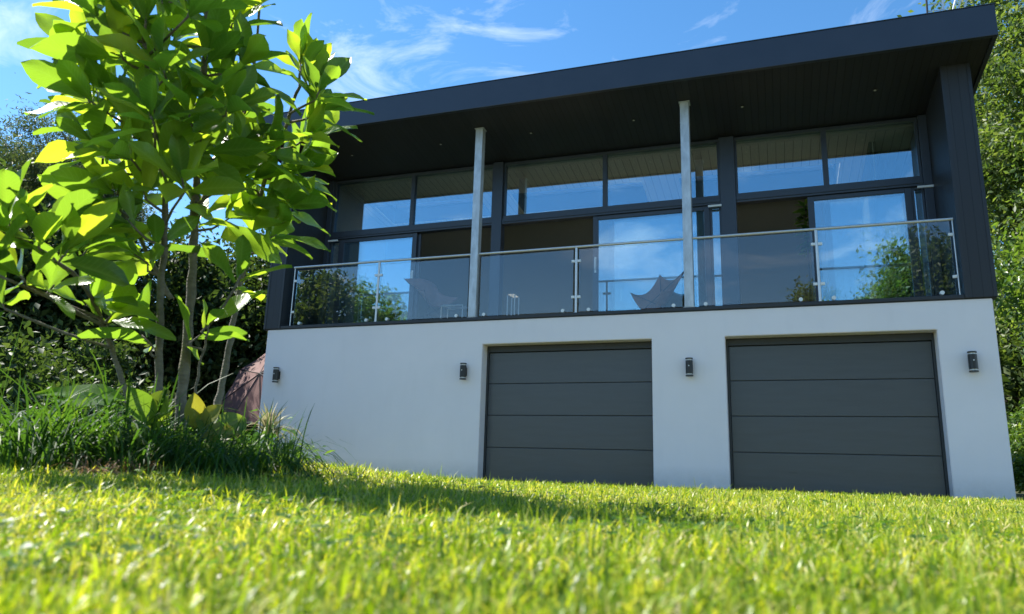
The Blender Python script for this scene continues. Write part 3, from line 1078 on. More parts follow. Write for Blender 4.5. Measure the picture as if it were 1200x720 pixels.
def side_table(label, loc, w, d, h):
    t = thing('side_table', label, 'side table', loc, 'small steel tables on the balcony')
    x, y, z = loc
    mb = MB(); mb.box(x - w / 2 + .012, x + w / 2 - .012, y - d / 2, y + d / 2, z + h + 0.012, z + h + 0.022); mb.build('table_top', MT['rglass'], t)
    for s in (-1, 1):
        mb = MB()
        yy = y + s * (d / 2 - 0.02)
        mb.tube([(x - w / 2, yy, z + .001), (x - w / 2, yy, z + h), (x + w / 2, yy, z + h), (x + w / 2, yy, z + .001)], 0.012, 8)
        mb.build('leg_frame', MT['steel'], t, smooth='auto')


side_table('low steel framed glass table beside the left brown chair', (-5.15, 0.45, 2.602), 0.40, 0.3, 0.30)
side_table('narrow steel framed stand in the middle bay behind the glass', (-4.13, 0.60, 2.602), 0.13, 0.25, 0.47)

# ------------------------------------------------------------------ leaves
def leaf_mesh(bases, dirs, ups, Ls, wr, rnds, droop=0.25, fold=0.25, nl=7, wave=0.02, obov=0.62, tipw=1.0):
    """bases etc. arrays; obovate leaves folded on the midrib. returns verts, quads, rnd, rib"""
    V, F, RN, RB = [], [], [], []
    k = 0
    for b, d, u, Ln, rn in zip(bases, dirs, ups, Ls, rnds):
        d = d / np.linalg.norm(d)
        s = np.cross(d, u); s /= np.linalg.norm(s) + 1e-9
        nn = np.cross(s, d)
        ph = random.random() * 6
        dr = droop * random.uniform(0.3, 1.6)
        fo = fold * random.uniform(0.4, 1.6)
        W_ = Ln * wr * random.uniform(0.85, 1.15)
        tw = random.uniform(-0.35, 0.35)
        for i in range(nl + 1):
            t = i / nl
            # width profile, broadest past the middle, short point at the tip
            if t < obov:
                q = t / obov
                w = 0.08 + 0.92 * math.sin(q * math.pi / 2) ** 1.15
            else:
                q = (t - obov) / (1 - obov)
                w = max(0.0, (1 - q ** 1.65)) ** 0.95
            w *= W_ / 2
            c = b + d * Ln * (t - 0.10 * dr * t * t) - np.array([0, 0, 1]) * dr * Ln * 0.5 * t * t
            ca, sa = math.cos(tw * t), math.sin(tw * t)
            s2 = s * ca + nn * sa
            n2 = nn * ca - s * sa
            for jj, f in enumerate((-1, -0.5, 0, 0.5, 1)):
                wv = wave * Ln * math.sin(ph + 9 * t + jj) * abs(f)
                V.append(c + s2 * w * f + n2 * (abs(f) * w * fo + wv))
                RN.append(rn); RB.append(1 - abs(f))
        for i in range(nl):
            for j in range(4):
                a = k + i * 5 + j
                F.append((a, a + 1, a + 6, a + 5))
        k += (nl + 1) * 5
    return np.array(V), np.array(F), np.array(RN), np.array(RB)


# ------------------------------------------------------------------ the magnolia
base = pt(212, 524, 3.2)
tree = thing('magnolia_tree', 'young multi stemmed tree with large glossy leaves lit from above, in front of the house', 'tree', (BED[0], BED[1], float(ground(*BED))))


def stem(pts_, r0, r1, name='stem', mat='bark', parent=None, n=10):
    P = [pt(*p) for p in pts_]
    # smooth the polyline
    Q = []
    for i in range(len(P) - 1):
        p0, p1, p2, p3 = P[max(0, i - 1)], P[i], P[i + 1], P[min(len(P) - 1, i + 2)]
        for s in np.linspace(0, 1, 6, endpoint=False):
            Q.append(0.5 * ((2 * p1) + (-p0 + p2) * s + (2 * p0 - 5 * p1 + 4 * p2 - p3) * s * s + (-p0 + 3 * p1 - 3 * p2 + p3) * s ** 3))
    Q.append(P[-1])
    Q = [q + np.array([random.gauss(0, .0025), random.gauss(0, .0025), 0]) for q in Q]
    rad = [r0 + (r1 - r0) * (i / (len(Q) - 1)) for i in range(len(Q))]
    rad = [r_ * (1 + 0.10 * math.sin(i * 1.9) + random.uniform(-.05, .05)) for i, r_ in enumerate(rad)]
    rad[0] *= 1.25
    mb = MB(); mb.tube(Q, rad, n)
    mb.build(name, MT[mat], parent or tree, smooth=True)
    return Q


stems = []
stems += stem([(208, 545, 3.22), (212, 490, 3.2), (217, 420, 3.2), (225, 330, 3.2), (229, 240, 3.18), (236, 140, 3.15), (242, 40, 3.1), (246, -70, 3.05)], 0.025, 0.008)
stems += stem([(188, 540, 3.1), (186, 480, 3.12), (186, 410, 3.12), (189, 330, 3.12), (194, 250, 3.1), (186, 160, 3.05), (172, 70, 3.0), (162, -40, 3.0)], 0.018, 0.006)
stems += stem([(240, 535, 3.32), (254, 480, 3.34), (267, 420, 3.36), (278, 350, 3.36), (290, 290, 3.36), (308, 220, 3.36), (332, 155, 3.34), (352, 95, 3.32)], 0.017, 0.006)
stems += stem([(170, 530, 3.2), (146, 455, 3.2), (128, 400, 3.18), (108, 350, 3.02), (82, 318, 2.85), (48, 296, 2.7), (12, 270, 2.6)], 0.011, 0.005)
stems += stem([(200, 350, 3.15), (170, 290, 3.2), (140, 230, 3.25), (118, 170, 3.3), (100, 100, 3.3)], 0.009, 0.004)
stems += stem([(228, 250, 3.18), (262, 190, 3.25), (288, 120, 3.3), (300, 50, 3.3), (305, -20, 3.3)], 0.010, 0.004)
stems += stem([(226, 480, 3.1), (236, 420, 3.05), (246, 380, 3.0)], 0.006, 0.003)
stems = np.array(stems)

whorls = [
    # px, py, dist, leaves, outward lean in px (dx, dy)
    (105, 8, 3.1, 8, -1, -.4), (140, -25, 3.2, 8, -.4, -1), (195, -45, 3.0, 8, 0, -1), (250, -60, 3.1, 8, .1, -1), (296, -25, 3.25, 8, .5, -.8),
    (170, 15, 2.9, 8, -.2, .3), (225, 5, 2.85, 8, .1, .2), (275, 18, 3.1, 8, .4, 0), (205, 40, 3.3, 7, 0, 0),
    (100, 60, 3.15, 8, -1, .0), (140, 58, 2.95, 8, -.4, .3), (190, 75, 2.8, 8, .0, .4), (245, 65, 2.9, 8, .2, .3), (288, 72, 3.1, 8, .7, .3), (165, 95, 3.4, 7, 0, 0), (225, 110, 3.4, 7, 0, 0),
    (98, 112, 3.1, 8, -1, .1), (130, 118, 3.0, 8, -.4, .4), (175, 132, 2.85, 8, -.1, .5), (222, 132, 2.8, 8, .1, .6), (268, 122, 2.95, 8, .4, .3), (296, 112, 3.2, 6, .4, .2),
    (108, 168, 3.1, 8, -1, .1), (145, 178, 2.95, 8, -.3, .6), (192, 178, 2.85, 8, 0, .8), (238, 178, 2.85, 8, .1, .8), (282, 168, 3.0, 8, .4, .5), (318, 172, 3.2, 8, .6, .2),
    (128, 222, 3.05, 7, -.8, .5), (168, 220, 2.95, 7, -.2, .5), (214, 212, 2.9, 7, .1, .5), (258, 212, 3.0, 7, .3, .4), (300, 208, 3.2, 7, .5, .6), (336, 205, 3.3, 7, .8, .3),
    (364, 92, 3.32, 9, .15, -1), (372, 128, 3.35, 8, 1, -.2), (358, 160, 3.3, 8, .8, .3), (348, 196, 3.35, 7, .9, .3), (338, 240, 3.3, 7, .8, .4), (322, 276, 3.35, 7, .9, .4),
    (282, 322, 3.05, 5, .2, .3), (300, 268, 3.2, 5, .5, .5), (270, 255, 3.1, 5, .3, .8),
    (8, 250, 2.6, 8, -.3, -1), (46, 272, 2.65, 8, .1, -.6), (18, 318, 2.6, 6, -.8, .3), (80, 292, 2.75, 7, .6, -.2), (104, 290, 3.0, 7, .5, .2), (62, 336, 2.7, 5, .1, .9), (112, 350, 3.05, 7, .4, .7),
    (132, 368, 3.15, 5, .3, .6), (-20, 300, 2.6, 8, -.5, -.2), (0, 350, 2.6, 4, -.4, .6),
    (200, 100, 3.15, 6, 0, .6), (150, 30, 3.3, 7, 0, .3), (255, 40, 3.3, 7, .2, .2), (255, 95, 3.3, 7, .2, .3), (120, 140, 3.3, 7, -.4, .4), (240, -20, 3.3, 7, 0, -.6), (190, -10, 3.3, 7, -.2, -.5), (155, 150, 3.25, 6, -.2, .5), (250, 150, 3.25, 6, .2, .5), (375, 105, 3.3, 7, .8, -.5), (352, 70, 3.36, 6, -.2, -1), 
    (285, 205, 3.3, 7, .3, .3), (240, 180, 3.3, 7, 0, .2), (190, 200, 3.3, 7, 0, .3), (150, 205, 3.3, 7, -.3, .3), (310, 245, 3.35, 6, .6, .2), (205, 150, 3.3, 7, 0, .2), (270, 150, 3.3, 7, .2, .2), (110, 245, 3.2, 6, -.5, .2), (235, 250, 3.3, 5, .2, .3),
    (160, 300, 3.15, 5, -.4, .6), (190, 285, 3.05, 5, 0, .8), (150, 258, 3.0, 6, -.5, .5),
    (168, 395, 3.1, 3, -.6, .3), (232, 395, 3.0, 3, .5, .5), (246, 378, 2.98, 4, .6, .2),
]
B_, D_, U_, L_, RN_ = [], [], [], [], []
wi = 0
for (px, py, d, nlv, ox, oy) in whorls:
    d = d + random.uniform(-0.12, 0.12)
    p = pt(px, py, d)
    # growth axis: upwards, leaning outward
    ax = np.array([0, 0, 0.75]) + (_r2 * ox - _u2 * oy) * 0.75 - _fw * random.uniform(-0.1, 0.55)
    if oy < -0.7: ax += np.array([0, 0, 0.5])
    ax /= np.linalg.norm(ax)
    # twig back to the nearest lower stem point
    dd = np.linalg.norm(stems - p, axis=1) + np.where(stems[:, 2] > p[2] - 0.04, 5, 0)
    q = stems[np.argmin(dd)]
    mid = (p + q) / 2 + np.array([0, 0, -0.02])
    if np.linalg.norm(p - q) < 1.0:
        twig = MB()
        twig.tube([q, mid, p - ax * 0.05, p + ax * 0.01], [0.006, 0.005, 0.0042, 0.003], 6)
        twig.build('twig', MT['bark'], tree, smooth=True)
    a = np.cross(ax, [0.3, 0.2, 1.0]); a /= np.linalg.norm(a); b2 = np.cross(ax, a)
    ph = random.random() * 6.28
    nlv += 1 if nlv >= 7 else 0
    for k in range(nlv):
        th = ph + k * 2.399
        inner = k / nlv
        el = (0.40 + 0.80 * inner) + random.uniform(-0.35, 0.28)          # inner leaves stand up, outer ones spread
        if oy < -0.9 and px > 330: el += 0.35
        dr_ = (a * math.cos(th) + b2 * math.sin(th)) * math.cos(el) + ax * math.sin(el)
        up = ax - dr_ * np.dot(ax, dr_)
        up = up / (np.linalg.norm(up) + 1e-9) + np.random.default_rng(wi * 31 + k).normal(0, 0.22, 3)
        bs = p - ax * (0.055 * (1 - inner)) + dr_ * 0.012
        ln = random.choice((random.uniform(0.19, 0.27), random.uniform(0.19, 0.27), random.uniform(0.14, 0.22))) * (0.88 if inner > 0.8 else 1.0)
        if (px, py) in ((282, 322),): ln = random.uniform(0.19, 0.23)
        B_.append(bs); D_.append(dr_); U_.append(up); L_.append(ln)
        RN_.append(min(1, max(0, random.gauss(0.42, 0.24) + (0.1 if inner > 0.7 else 0) + (0.6 if random.random() < 0.012 else 0))))
    wi += 1
V, F, RN, RB = leaf_mesh(B_, D_, U_, L_, 0.385, RN_, droop=0.22, fold=0.38, wave=0.032)
npmesh('foliage', V, F, MT['magnolia'], tree, RN, RB, smooth=True, along=np.tile(np.repeat(np.arange(8) / 7, 5), len(B_)))

# ------------------------------------------------------------------ bed plants
def strip_plant(name, label, cat, centre, n, h, w, spread, lean, mat, group=None, segs=6, curl=0.7, az=None, azs=0.0, sub='blades'):
    """tuft of long arching blades"""
    t = thing(name, label, cat, centre, group)
    ang = rng.uniform(0, 2 * np.pi, n)
    r = spread * np.sqrt(rng.random(n))
    pos = np.stack([centre[0] + r * np.cos(ang), centre[1] + r * np.sin(ang), np.zeros(n)], 1)
    pos[:, 2] = ground(pos[:, 0], pos[:, 1]) - 0.005 if centre[2] < 0.6 else centre[2]
    a = ang + rng.normal(0, 0.7, n)
    if az is not None:
        a = az + rng.normal(0, azs, n)
    hh = h * rng.uniform(0.55, 1.15, n)
    ww = w * rng.uniform(0.7, 1.2, n)
    le = np.abs(rng.normal(lean, lean * 0.45, n))
    V, F, Rn = blades(pos, hh, ww, le, np.clip(rng.normal(0.4, 0.25, n), 0, 1), segs=segs, curl=curl, az=a)
    npmesh(sub, V, F, MT[mat], t, rnd=Rn, smooth=False)
    return t


def gp(px, py, d):
    p = pt(px, py, d)
    return (float(p[0]), float(p[1]), float(ground(p[0], p[1])))


strip_plant('grass_clump', 'largest dark green clump of long arching grass right of the tree stems', 'plant', gp(262, 545, 2.75), 700, 0.26, 0.0055, 0.26, 1.2, 'long', 'clumps of long grass in the tree bed', az=YAW * -1 - 0.2, azs=1.3)
strip_plant('grass_clump', 'dark long grass clump at the right end of the bed, trailing towards the wall', 'plant', gp(312, 548, 2.95), 220, 0.12, 0.005, 0.14, 1.35, 'long', 'clumps of long grass in the tree bed', az=0.2, azs=0.7)
strip_plant('grass_clump', 'bright arching grass tuft at the foot of the thinner tree stem', 'plant', gp(140, 545, 2.7), 90, 0.24, 0.007, 0.09, 1.05, 'long', 'clumps of long grass in the tree bed')
strip_plant('grass_clump', 'tall upright grass stalks left of the tree stems', 'plant', gp(95, 540, 3.3), 12, 0.50, 0.008, 0.30, 0.7, 'long', 'clumps of long grass in the tree bed')
strip_plant('grass_clump', 'tall loose grass stalks at the left edge of the photo', 'plant', gp(15, 545, 3.0), 9, 0.50, 0.008, 0.26, 0.75, 'long', 'clumps of long grass in the tree bed')
strip_plant('grass_clump', 'grass tuft between the bases of the two thickest stems', 'plant', gp(198, 540, 3.0), 260, 0.20, 0.006, 0.2, 0.8, 'long', 'clumps of long grass in the tree bed')
strip_plant('dead_tuft', 'dry brown tuft of dead grass at the lawn edge below the left stem', 'plant', gp(112, 552, 2.55), 110, 0.09, 0.004, 0.05, 1.2, 'straw', 'dry brown tufts at the edge of the bed')
strip_plant('dead_tuft', 'smaller dry brown tuft of dead grass below the middle stems', 'plant', gp(165, 548, 2.6), 80, 0.09, 0.004, 0.04, 1.0, 'straw', 'dry brown tufts at the edge of the bed')

strip_plant('grass_clump', 'dense dark strappy clump left of the stems, under the low branch', 'plant', gp(105, 545, 3.15), 480, 0.34, 0.009, 0.30, 0.95, 'long', 'clumps of long grass in the tree bed')
strip_plant('grass_clump', 'dense dark strappy clump at the left edge of the photo', 'plant', gp(20, 548, 3.0), 440, 0.32, 0.009, 0.32, 0.95, 'long', 'clumps of long grass in the tree bed')

# spiky variegated plant by the corner of the white wall
yc = pty(311, 541, -1.3)
yc = (float(yc[0]), float(yc[1]), float(ground(yc[0], yc[1])))
yt = thing('spiky_plant', 'spiky cream and green plant with a rosette of stiff leaves by the white wall', 'plant', yc)
zc = 0.50
mb = MB(); mb.tube([yc, (yc[0], yc[1], yc[2] + zc)], [0.045, 0.035], 10); mb.build('trunk', MT['darkbark'], yt, smooth=True)
n = 70
pos = np.tile(np.array([yc[0], yc[1], yc[2] + zc]), (n, 1)) + rng.normal(0, 0.012, (n, 3))
V, F, Rn = blades(pos, rng.uniform(0.45, 0.66, n), np.full(n, 0.046), np.abs(rng.uniform(0.1, 1.75, n)), rng.random(n), segs=4, curl=0.25)
npmesh('blades', V, F, MT['yucca'], yt, rnd=Rn)
n = 10
V, F, Rn = blades(pos[:n], rng.uniform(0.42, 0.50, n), np.full(n, 0.03), np.abs(rng.uniform(0.0, 0.14, n)), rng.uniform(0.9, 1, n), segs=4, curl=0.1)
npmesh('spear', V, F, MT['straw'], yt, rnd=Rn)


def leafy(name, label, cat, specs, mat, wr, obov=0.55, droop=0.35, stalk='weed', group=None):
    """plant made of a few individual large leaves: specs = (base px,py,d, tip px,py,d)"""
    b0 = pt(*specs[0][0])
    g = float(ground(b0[0], b0[1]))
    t = thing(name, label, cat, (float(b0[0]), float(b0[1]), g), group)
    B, D, U, Ls, Rr = [], [], [], [], []
    st = MB()
    for a, b in specs:
        A, Bp = pt(*a), pt(*b)
        B.append(A); D.append(Bp - A); Ls.append(np.linalg.norm(Bp - A)); Rr.append(random.random())
        U.append(np.array([0, 0, 1.0]) - _fw * random.uniform(0.3, 1.2) + np.random.default_rng(len(B)).normal(0, .2, 3))
        gx = np.array([b0[0], b0[1], g])
        st.tube([gx, (gx + A) / 2 + np.array([0, 0, -.01]), A + (Bp - A) * 0.06], [0.006, 0.005, 0.004], 6)
    V, F, RN, RB = leaf_mesh(B, D, U, Ls, wr, Rr, droop=droop, fold=0.2, obov=obov, nl=9)
    npmesh('leaves', V, F, MT[mat], t, RN, RB, smooth=True)
    st.build('stalks', MT['weed'], t, smooth=True)
    return t


leafy('broad_leaf_plant', 'plant with long glossy banana-like leaves arching left of the stems', 'plant',
      [((150, 470, 3.9), (40, 452, 4.0)), ((60, 470, 3.9), (148, 462, 3.8)), ((80, 500, 3.9), (30, 470, 3.8)), ((120, 490, 3.8), (165, 500, 3.7))], 'banana', 0.36, obov=0.45)
leafy('leafy_shoot', 'broad yellow green leaf shoot beside the thinner left stem', 'plant',
      [((180, 500, 3.0), (150, 448, 2.95)), ((178, 505, 3.0), (196, 440, 2.95)), ((180, 510, 2.95), (130, 500, 2.9)), ((182, 510, 2.95), (205, 470, 2.9))], 'sucker', 0.54, obov=0.5, group='leafy shoots at the foot of the tree')
leafy('leafy_shoot', 'broad yellow green leaf shoot standing right of the thickest stem', 'plant',
      [((228, 505, 3.0), (228, 455, 2.95)), ((232, 505, 2.95), (262, 470, 2.9)), ((235, 512, 2.9), (285, 500, 2.85)), ((240, 512, 2.9), (248, 468, 3.0)), ((236, 515, 2.9), (205, 520, 2.85)), ((250, 515, 2.9), (290, 478, 3.0)), ((238, 518, 2.85), (262, 535, 2.8))], 'sucker', 0.54, obov=0.5, group='leafy shoots at the foot of the tree')


# low weeds as ground cover in the bed
def build_weeds():
    n = 4200
    x = BED[0] - 0.9 + rng.normal(0, 0.95, n); y = BED[1] + 0.1 + rng.normal(0, 0.38, n) + 0.25 * (BED[0] - 0.6 - x) * 0.3
    c = np.stack([x, y], 1)
    ex = np.where(x > BED[0], (x - BED[0]) / 0.40, (x - BED[0]) / 2.6)
    keep = (np.hypot(x, y - CP[1]) > 2.3) & (np.hypot(ex, (y - BED[1]) / 0.75) < 1)
    c = c[keep]; n = len(c)
    z = ground(c[:, 0], c[:, 1]) + np.abs(rng.normal(0, 0.06, n))
    b = np.stack([c[:, 0], c[:, 1], z], 1)
    d = rng.normal(0, 1, (n, 3)); d[:, 2] = np.abs(d[:, 2]) * 0.5
    u = rng.normal(0, 0.4, (n, 3)) + np.array([0, 0, 1])
    V, F, RN, RB = leaf_mesh(b, d, u, rng.uniform(0.025, 0.075, n), 0.5, rng.random(n), nl=3)
    o = npmesh('weeds', V, F, MT['weed'], None, RN, RB, smooth=True)
    tag(o, 'low leafy weeds covering the soil round the tree stems', 'weeds', kind='stuff')


build_weeds()

def build_clover():
    n = 5200
    a = YAW + rng.uniform(-R(48), R(48), n); r = np.sqrt(rng.uniform(0.45 ** 2, 6.5 ** 2, n)) * rng.uniform(0.25, 1, n)
    x = CP[0] + r * np.sin(a); y = CP[1] + r * np.cos(a)
    patch = np.sin(x * 2.9 + 1.1) * np.sin(y * 3.3 + x) + 0.5 * np.sin(x * 7 - y * 5)
    k = (patch > 0.15) & (r > 0.45) & (y < -0.2) & (x < 2.6)
    x, y = x[k], y[k]; n = len(x)
    c = np.stack([x, y, ground(x, y) + rng.uniform(0.012, 0.034, n)], 1)
    B = np.repeat(c, 3, 0); th = np.repeat(rng.uniform(0, 6.28, n), 3) + np.tile([0, 2.09, 4.19], n)
    D = np.stack([np.cos(th), np.sin(th), rng.uniform(-0.1, 0.5, 3 * n)], 1)
    U = rng.normal(0, 0.25, (3 * n, 3)) + np.array([0, 0, 1])
    V, F, RN, RB = leaf_mesh(B, D, U, np.repeat(rng.uniform(0.008, 0.017, n), 3), 0.9, np.repeat(rng.random(n), 3), nl=3, fold=0.15, wave=0)
    o = npmesh('clover', V, F, MT['weed'], None, RN, RB, smooth=True)
    tag(o, 'small round clover leaves growing in patches through the lawn', 'clover', kind='stuff')


build_clover()

# soil showing in the bed
mb = MB()
nx = 24
vs, fs = [], []
for ring in range(9):
    for k in range(nx):
        a = 2 * math.pi * k / nx
        rr = ring / 8 * (1 + 0.12 * math.sin(3 * a + 1) + 0.06 * math.sin(7 * a))
        x = BED[0] - 0.35 + math.cos(a) * 1.15 * rr; y = BED[1] + 0.05 + math.sin(a) * 0.55 * rr
        vs.append((x, y, float(ground(x, y)) + 0.012 * (1 - (ring / 8) ** 4) - (0.004 if ring == 8 else 0)))
for ring in range(8):
    for k in range(nx):
        k2 = (k + 1) % nx
        fs.append((ring * nx + k, (ring + 1) * nx + k, (ring + 1) * nx + k2, ring * nx + k2))
mb.add(vs, fs)
mb.build('soil_bed', MT['soil'], None, smooth=True, kind='structure')


# ------------------------------------------------------------------ background trees
def rhombs(C, size, rnd, flat=0.0, aspect=0.5):
    n = len(C)
    d = rng.normal(0, 1, (n, 3)); d[:, 2] = d[:, 2] * (1 - flat) - 0.25
    d /= np.linalg.norm(d, axis=1, keepdims=True)
    q = rng.normal(0, 1, (n, 3)); q[:, 2] += 0.9
    s = np.cross(d, q); s /= np.linalg.norm(s, axis=1, keepdims=True) + 1e-9
    nn = np.cross(s, d)
    L_ = size[:, None]
    V = np.stack([C, C + d * L_ * 0.5 + s * L_ * aspect * 0.5 + nn * L_ * 0.1, C + d * L_, C + d * L_ * 0.5 - s * L_ * aspect * 0.5 + nn * L_ * 0.1], 1).reshape(-1, 3)
    b = np.arange(n) * 4
    F = np.concatenate([np.stack([b, b + 1, b + 2], 1), np.stack([b, b + 2, b + 3], 1)])
    return V, F, np.repeat(rnd, 4)


def tree_at(name, label, x, y, h, rx, ry, zc, rz, nclump, nleaf, lsize, mat, cl=0.45, group=None, trunk_r=0.16, seed=0, aspect=0.5, flat=0.0, shell=0.55, lean=0.0, cat='tree'):
    """trunk with limbs; crown of leaf clumps filling an uneven ellipsoid centred at height zc"""
    global rng
    keep = rng
    rng = np.random.default_rng(seed + 100)
    g = float(ground(x, y))
    t = thing(name, label, cat, (x, y, g), group)
    cs = []
    while len(cs) < nclump:
        p = rng.normal(0, 1, 3); p /= np.linalg.norm(p)
        bump = 1 + 0.22 * math.sin(3.1 * p[0] + 2.3 * p[2] + seed) + 0.16 * math.sin(5.3 * p[1] - 4.1 * p[0] + 2 * seed) + 0.12 * math.sin(9 * p[2] + 7 * p[0] + seed)
        r = (rng.random() ** 0.5 * (1 - shell) + shell) * bump if rng.random() < 0.8 else rng.random() * bump
        c = np.array([x + lean, y, g + zc]) + p * r * np.array([rx, ry, rz])
        if c[2] > g + 0.25:
            cs.append(c)
    cs = np.array(cs)
    per = nleaf // nclump
    csz = cl * rng.uniform(0.55, 1.3, nclump)
    ctone = rng.normal(0, 0.13, nclump)
    C = np.repeat(cs, per, 0) + rng.normal(0, 1, (nclump * per, 3)) * np.repeat(csz, per)[:, None] * np.array([1, 1, 0.62])
    C[:, 2] = np.maximum(C[:, 2], g + 0.02)
    V, F, RN = rhombs(C, lsize * rng.uniform(0.6, 1.35, len(C)), np.clip(rng.beta(2, 2.5, len(C)) + np.repeat(ctone, per), 0, 1), flat, aspect)
    npmesh('crown', V, F, MT[mat], t, rnd=RN)
    mb = MB()
    top = np.array([x + lean * 0.8, y, g + zc + rz * 0.45])
    b0 = np.array([x, y, g - 0.1])
    tp = [b0 + (top - b0) * s + np.array([math.sin(s * 5 + seed), math.cos(s * 4 + seed), 0]) * 0.10 * s * rx * 0.5 for s in np.linspace(0, 1, 7)]
    mb.tube(tp, [trunk_r * (1 - 0.8 * s) for s in np.linspace(0, 1, 7)], 9)
    idx = rng.choice(nclump, min(nclump, 26), replace=False)
    for i in idx:
        c = cs[i]
        s = min(0.95, max(0.15, (c[2] - g) / (top[2] - g) * 0.7))
        q = b0 + (top - b0) * s
        q = np.array(tp[int(round(s * 6))])
        m = (q + c) / 2 + np.array([0, 0, 0.08 * np.linalg.norm(c - q)])
        mb.tube([q, m, c], [trunk_r * 0.32 * (1 - s * .5), trunk_r * 0.2, 0.012], 6)
    mb.build('trunk', MT['darkbark'], t, smooth=True)
    rng = keep
    return t


LB = 'trees and tall shrubs left of the house'
tree_at('feathery_tree', 'tall fine leaved feathery tree whose top rises into the sky at far left', -17.3, 2.0, 8.6, 1.9, 1.9, 6.4, 2.3, 200, 60000, 0.13, 'ffeather', 0.32, LB, seed=1, aspect=0.22)
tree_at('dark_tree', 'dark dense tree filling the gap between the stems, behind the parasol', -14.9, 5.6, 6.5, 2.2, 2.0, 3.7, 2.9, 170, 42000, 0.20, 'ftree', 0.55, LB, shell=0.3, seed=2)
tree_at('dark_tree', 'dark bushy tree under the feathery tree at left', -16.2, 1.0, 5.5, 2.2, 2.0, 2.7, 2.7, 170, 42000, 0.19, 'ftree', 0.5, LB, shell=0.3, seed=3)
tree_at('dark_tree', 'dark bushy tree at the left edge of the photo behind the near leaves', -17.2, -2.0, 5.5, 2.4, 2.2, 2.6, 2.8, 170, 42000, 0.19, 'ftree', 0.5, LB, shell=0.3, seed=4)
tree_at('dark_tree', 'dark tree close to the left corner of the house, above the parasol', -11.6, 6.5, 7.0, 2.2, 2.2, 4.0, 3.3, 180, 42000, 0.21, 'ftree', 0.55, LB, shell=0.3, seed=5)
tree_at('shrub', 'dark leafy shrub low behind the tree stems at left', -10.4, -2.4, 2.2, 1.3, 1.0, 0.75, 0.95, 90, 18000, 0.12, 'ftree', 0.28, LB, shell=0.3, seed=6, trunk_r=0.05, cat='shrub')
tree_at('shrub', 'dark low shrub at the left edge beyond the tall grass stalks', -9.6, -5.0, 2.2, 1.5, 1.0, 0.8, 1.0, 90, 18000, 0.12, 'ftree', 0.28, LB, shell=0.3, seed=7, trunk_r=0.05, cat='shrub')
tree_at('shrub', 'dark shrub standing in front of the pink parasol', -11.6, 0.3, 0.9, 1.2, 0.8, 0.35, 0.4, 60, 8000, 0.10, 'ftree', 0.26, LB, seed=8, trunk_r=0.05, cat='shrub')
tree_at('dark_tree', 'tall dark tree far behind the left garden shrubs', -22.5, 5.0, 8.0, 3.2, 3.0, 4.2, 4.0, 170, 34000, 0.28, 'ftree', 0.7, LB, shell=0.3, seed=9)

RB_ = 'trees and shrubs right of the house'
tree_at('leafy_tree', 'tall bright leafy tree rising above the right end of the roof', 7.2, 9.0, 13, 2.9, 3.2, 8.0, 5.6, 380, 120000, 0.14, 'fmid', 0.45, RB_, shell=0.4, seed=21, trunk_r=0.24)
tree_at('leafy_tree', 'bright leafy tree behind the right end wall, below the tallest crown', 6.9, 6.0, 7, 1.9, 2.0, 3.9, 2.6, 240, 70000, 0.13, 'fbright', 0.38, RB_, shell=0.35, seed=22, trunk_r=0.12)
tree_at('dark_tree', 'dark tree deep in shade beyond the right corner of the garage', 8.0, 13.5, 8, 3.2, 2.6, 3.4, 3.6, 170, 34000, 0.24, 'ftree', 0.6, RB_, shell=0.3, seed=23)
tree_at('shrub', 'small bright shrub low beside the right corner of the white wall', 5.5, 8.9, 1.6, 0.75, 0.7, 0.95, 0.75, 60, 9000, 0.10, 'fbright', 0.22, RB_, seed=24, trunk_r=0.04, cat='shrub')
tree_at('shrub', 'lowest green shrub at the foot of the right wall corner', 4.3, 4.6, 0.7, 0.5, 0.5, 0.3, 0.4, 40, 5000, 0.08, 'fbright', 0.15, RB_, seed=25, trunk_r=0.03, cat='shrub')

MB_ = 'trees across the garden, seen reflected in the balcony glass'
tree_at('garden_tree', 'loose leafy tree reflected at the left end of the balcony glass', -20.0, -18.0, 8.8, 2.6, 2.2, 6.1, 2.5, 140, 18000, 0.26, 'fmid', 0.40, MB_, seed=31)
tree_at('garden_tree', 'tall round crowned tree reflected at the right end of the balcony glass', 5.6, -18.0, 8.4, 2.0, 2.0, 6.1, 2.2, 170, 26000, 0.22, 'fmid', 0.42, MB_, seed=32)
tree_at('garden_tree', 'small rounded tree reflected low beside the right baluster', 1.75, -18.0, 7.0, 0.85, 0.9, 6.1, 1.0, 60, 7000, 0.16, 'fmid', 0.26, MB_, seed=33, trunk_r=0.1)



def hedge(name, label, x0, x1, y, h, d, n, lsize, seed):
    global rng
    keep = rng
    rng = np.random.default_rng(seed)
    g = float(ground((x0 + x1) / 2, y))
    t = thing(name, label, 'hedge', ((x0 + x1) / 2, y, g))
    x = rng.uniform(x0, x1, n)
    top = h * (0.86 + 0.09 * np.sin(x * 1.3 + seed) + 0.05 * np.sin(x * 3.1))
    z = g + top * (1 - rng.random(n) ** 1.4)
    yy = y + rng.normal(0, d * 0.4, n) * (1.15 - 0.5 * (z - g) / h) + 0.2 * np.sin(x * 4 + z * 3)
    V, F, RN = rhombs(np.stack([x, yy, z], 1), lsize * rng.uniform(0.6, 1.4, n), np.clip(rng.beta(2, 3, n), 0, 1))
    npmesh('foliage', V, F, MT['ftree'], t, rnd=RN)
    for i in range(int((x1 - x0) / 1.2)):
        mb = MB()
        xx = x0 + 0.6 + 1.2 * i
        mb.tube([(xx, y, g - .1), (xx + .1, y, g + h * .4), (xx, y + .1, g + h * .8)], [0.08, 0.05, 0.015], 7)
        mb.build('trunk', MT['darkbark'], t, smooth=True)
    rng = keep


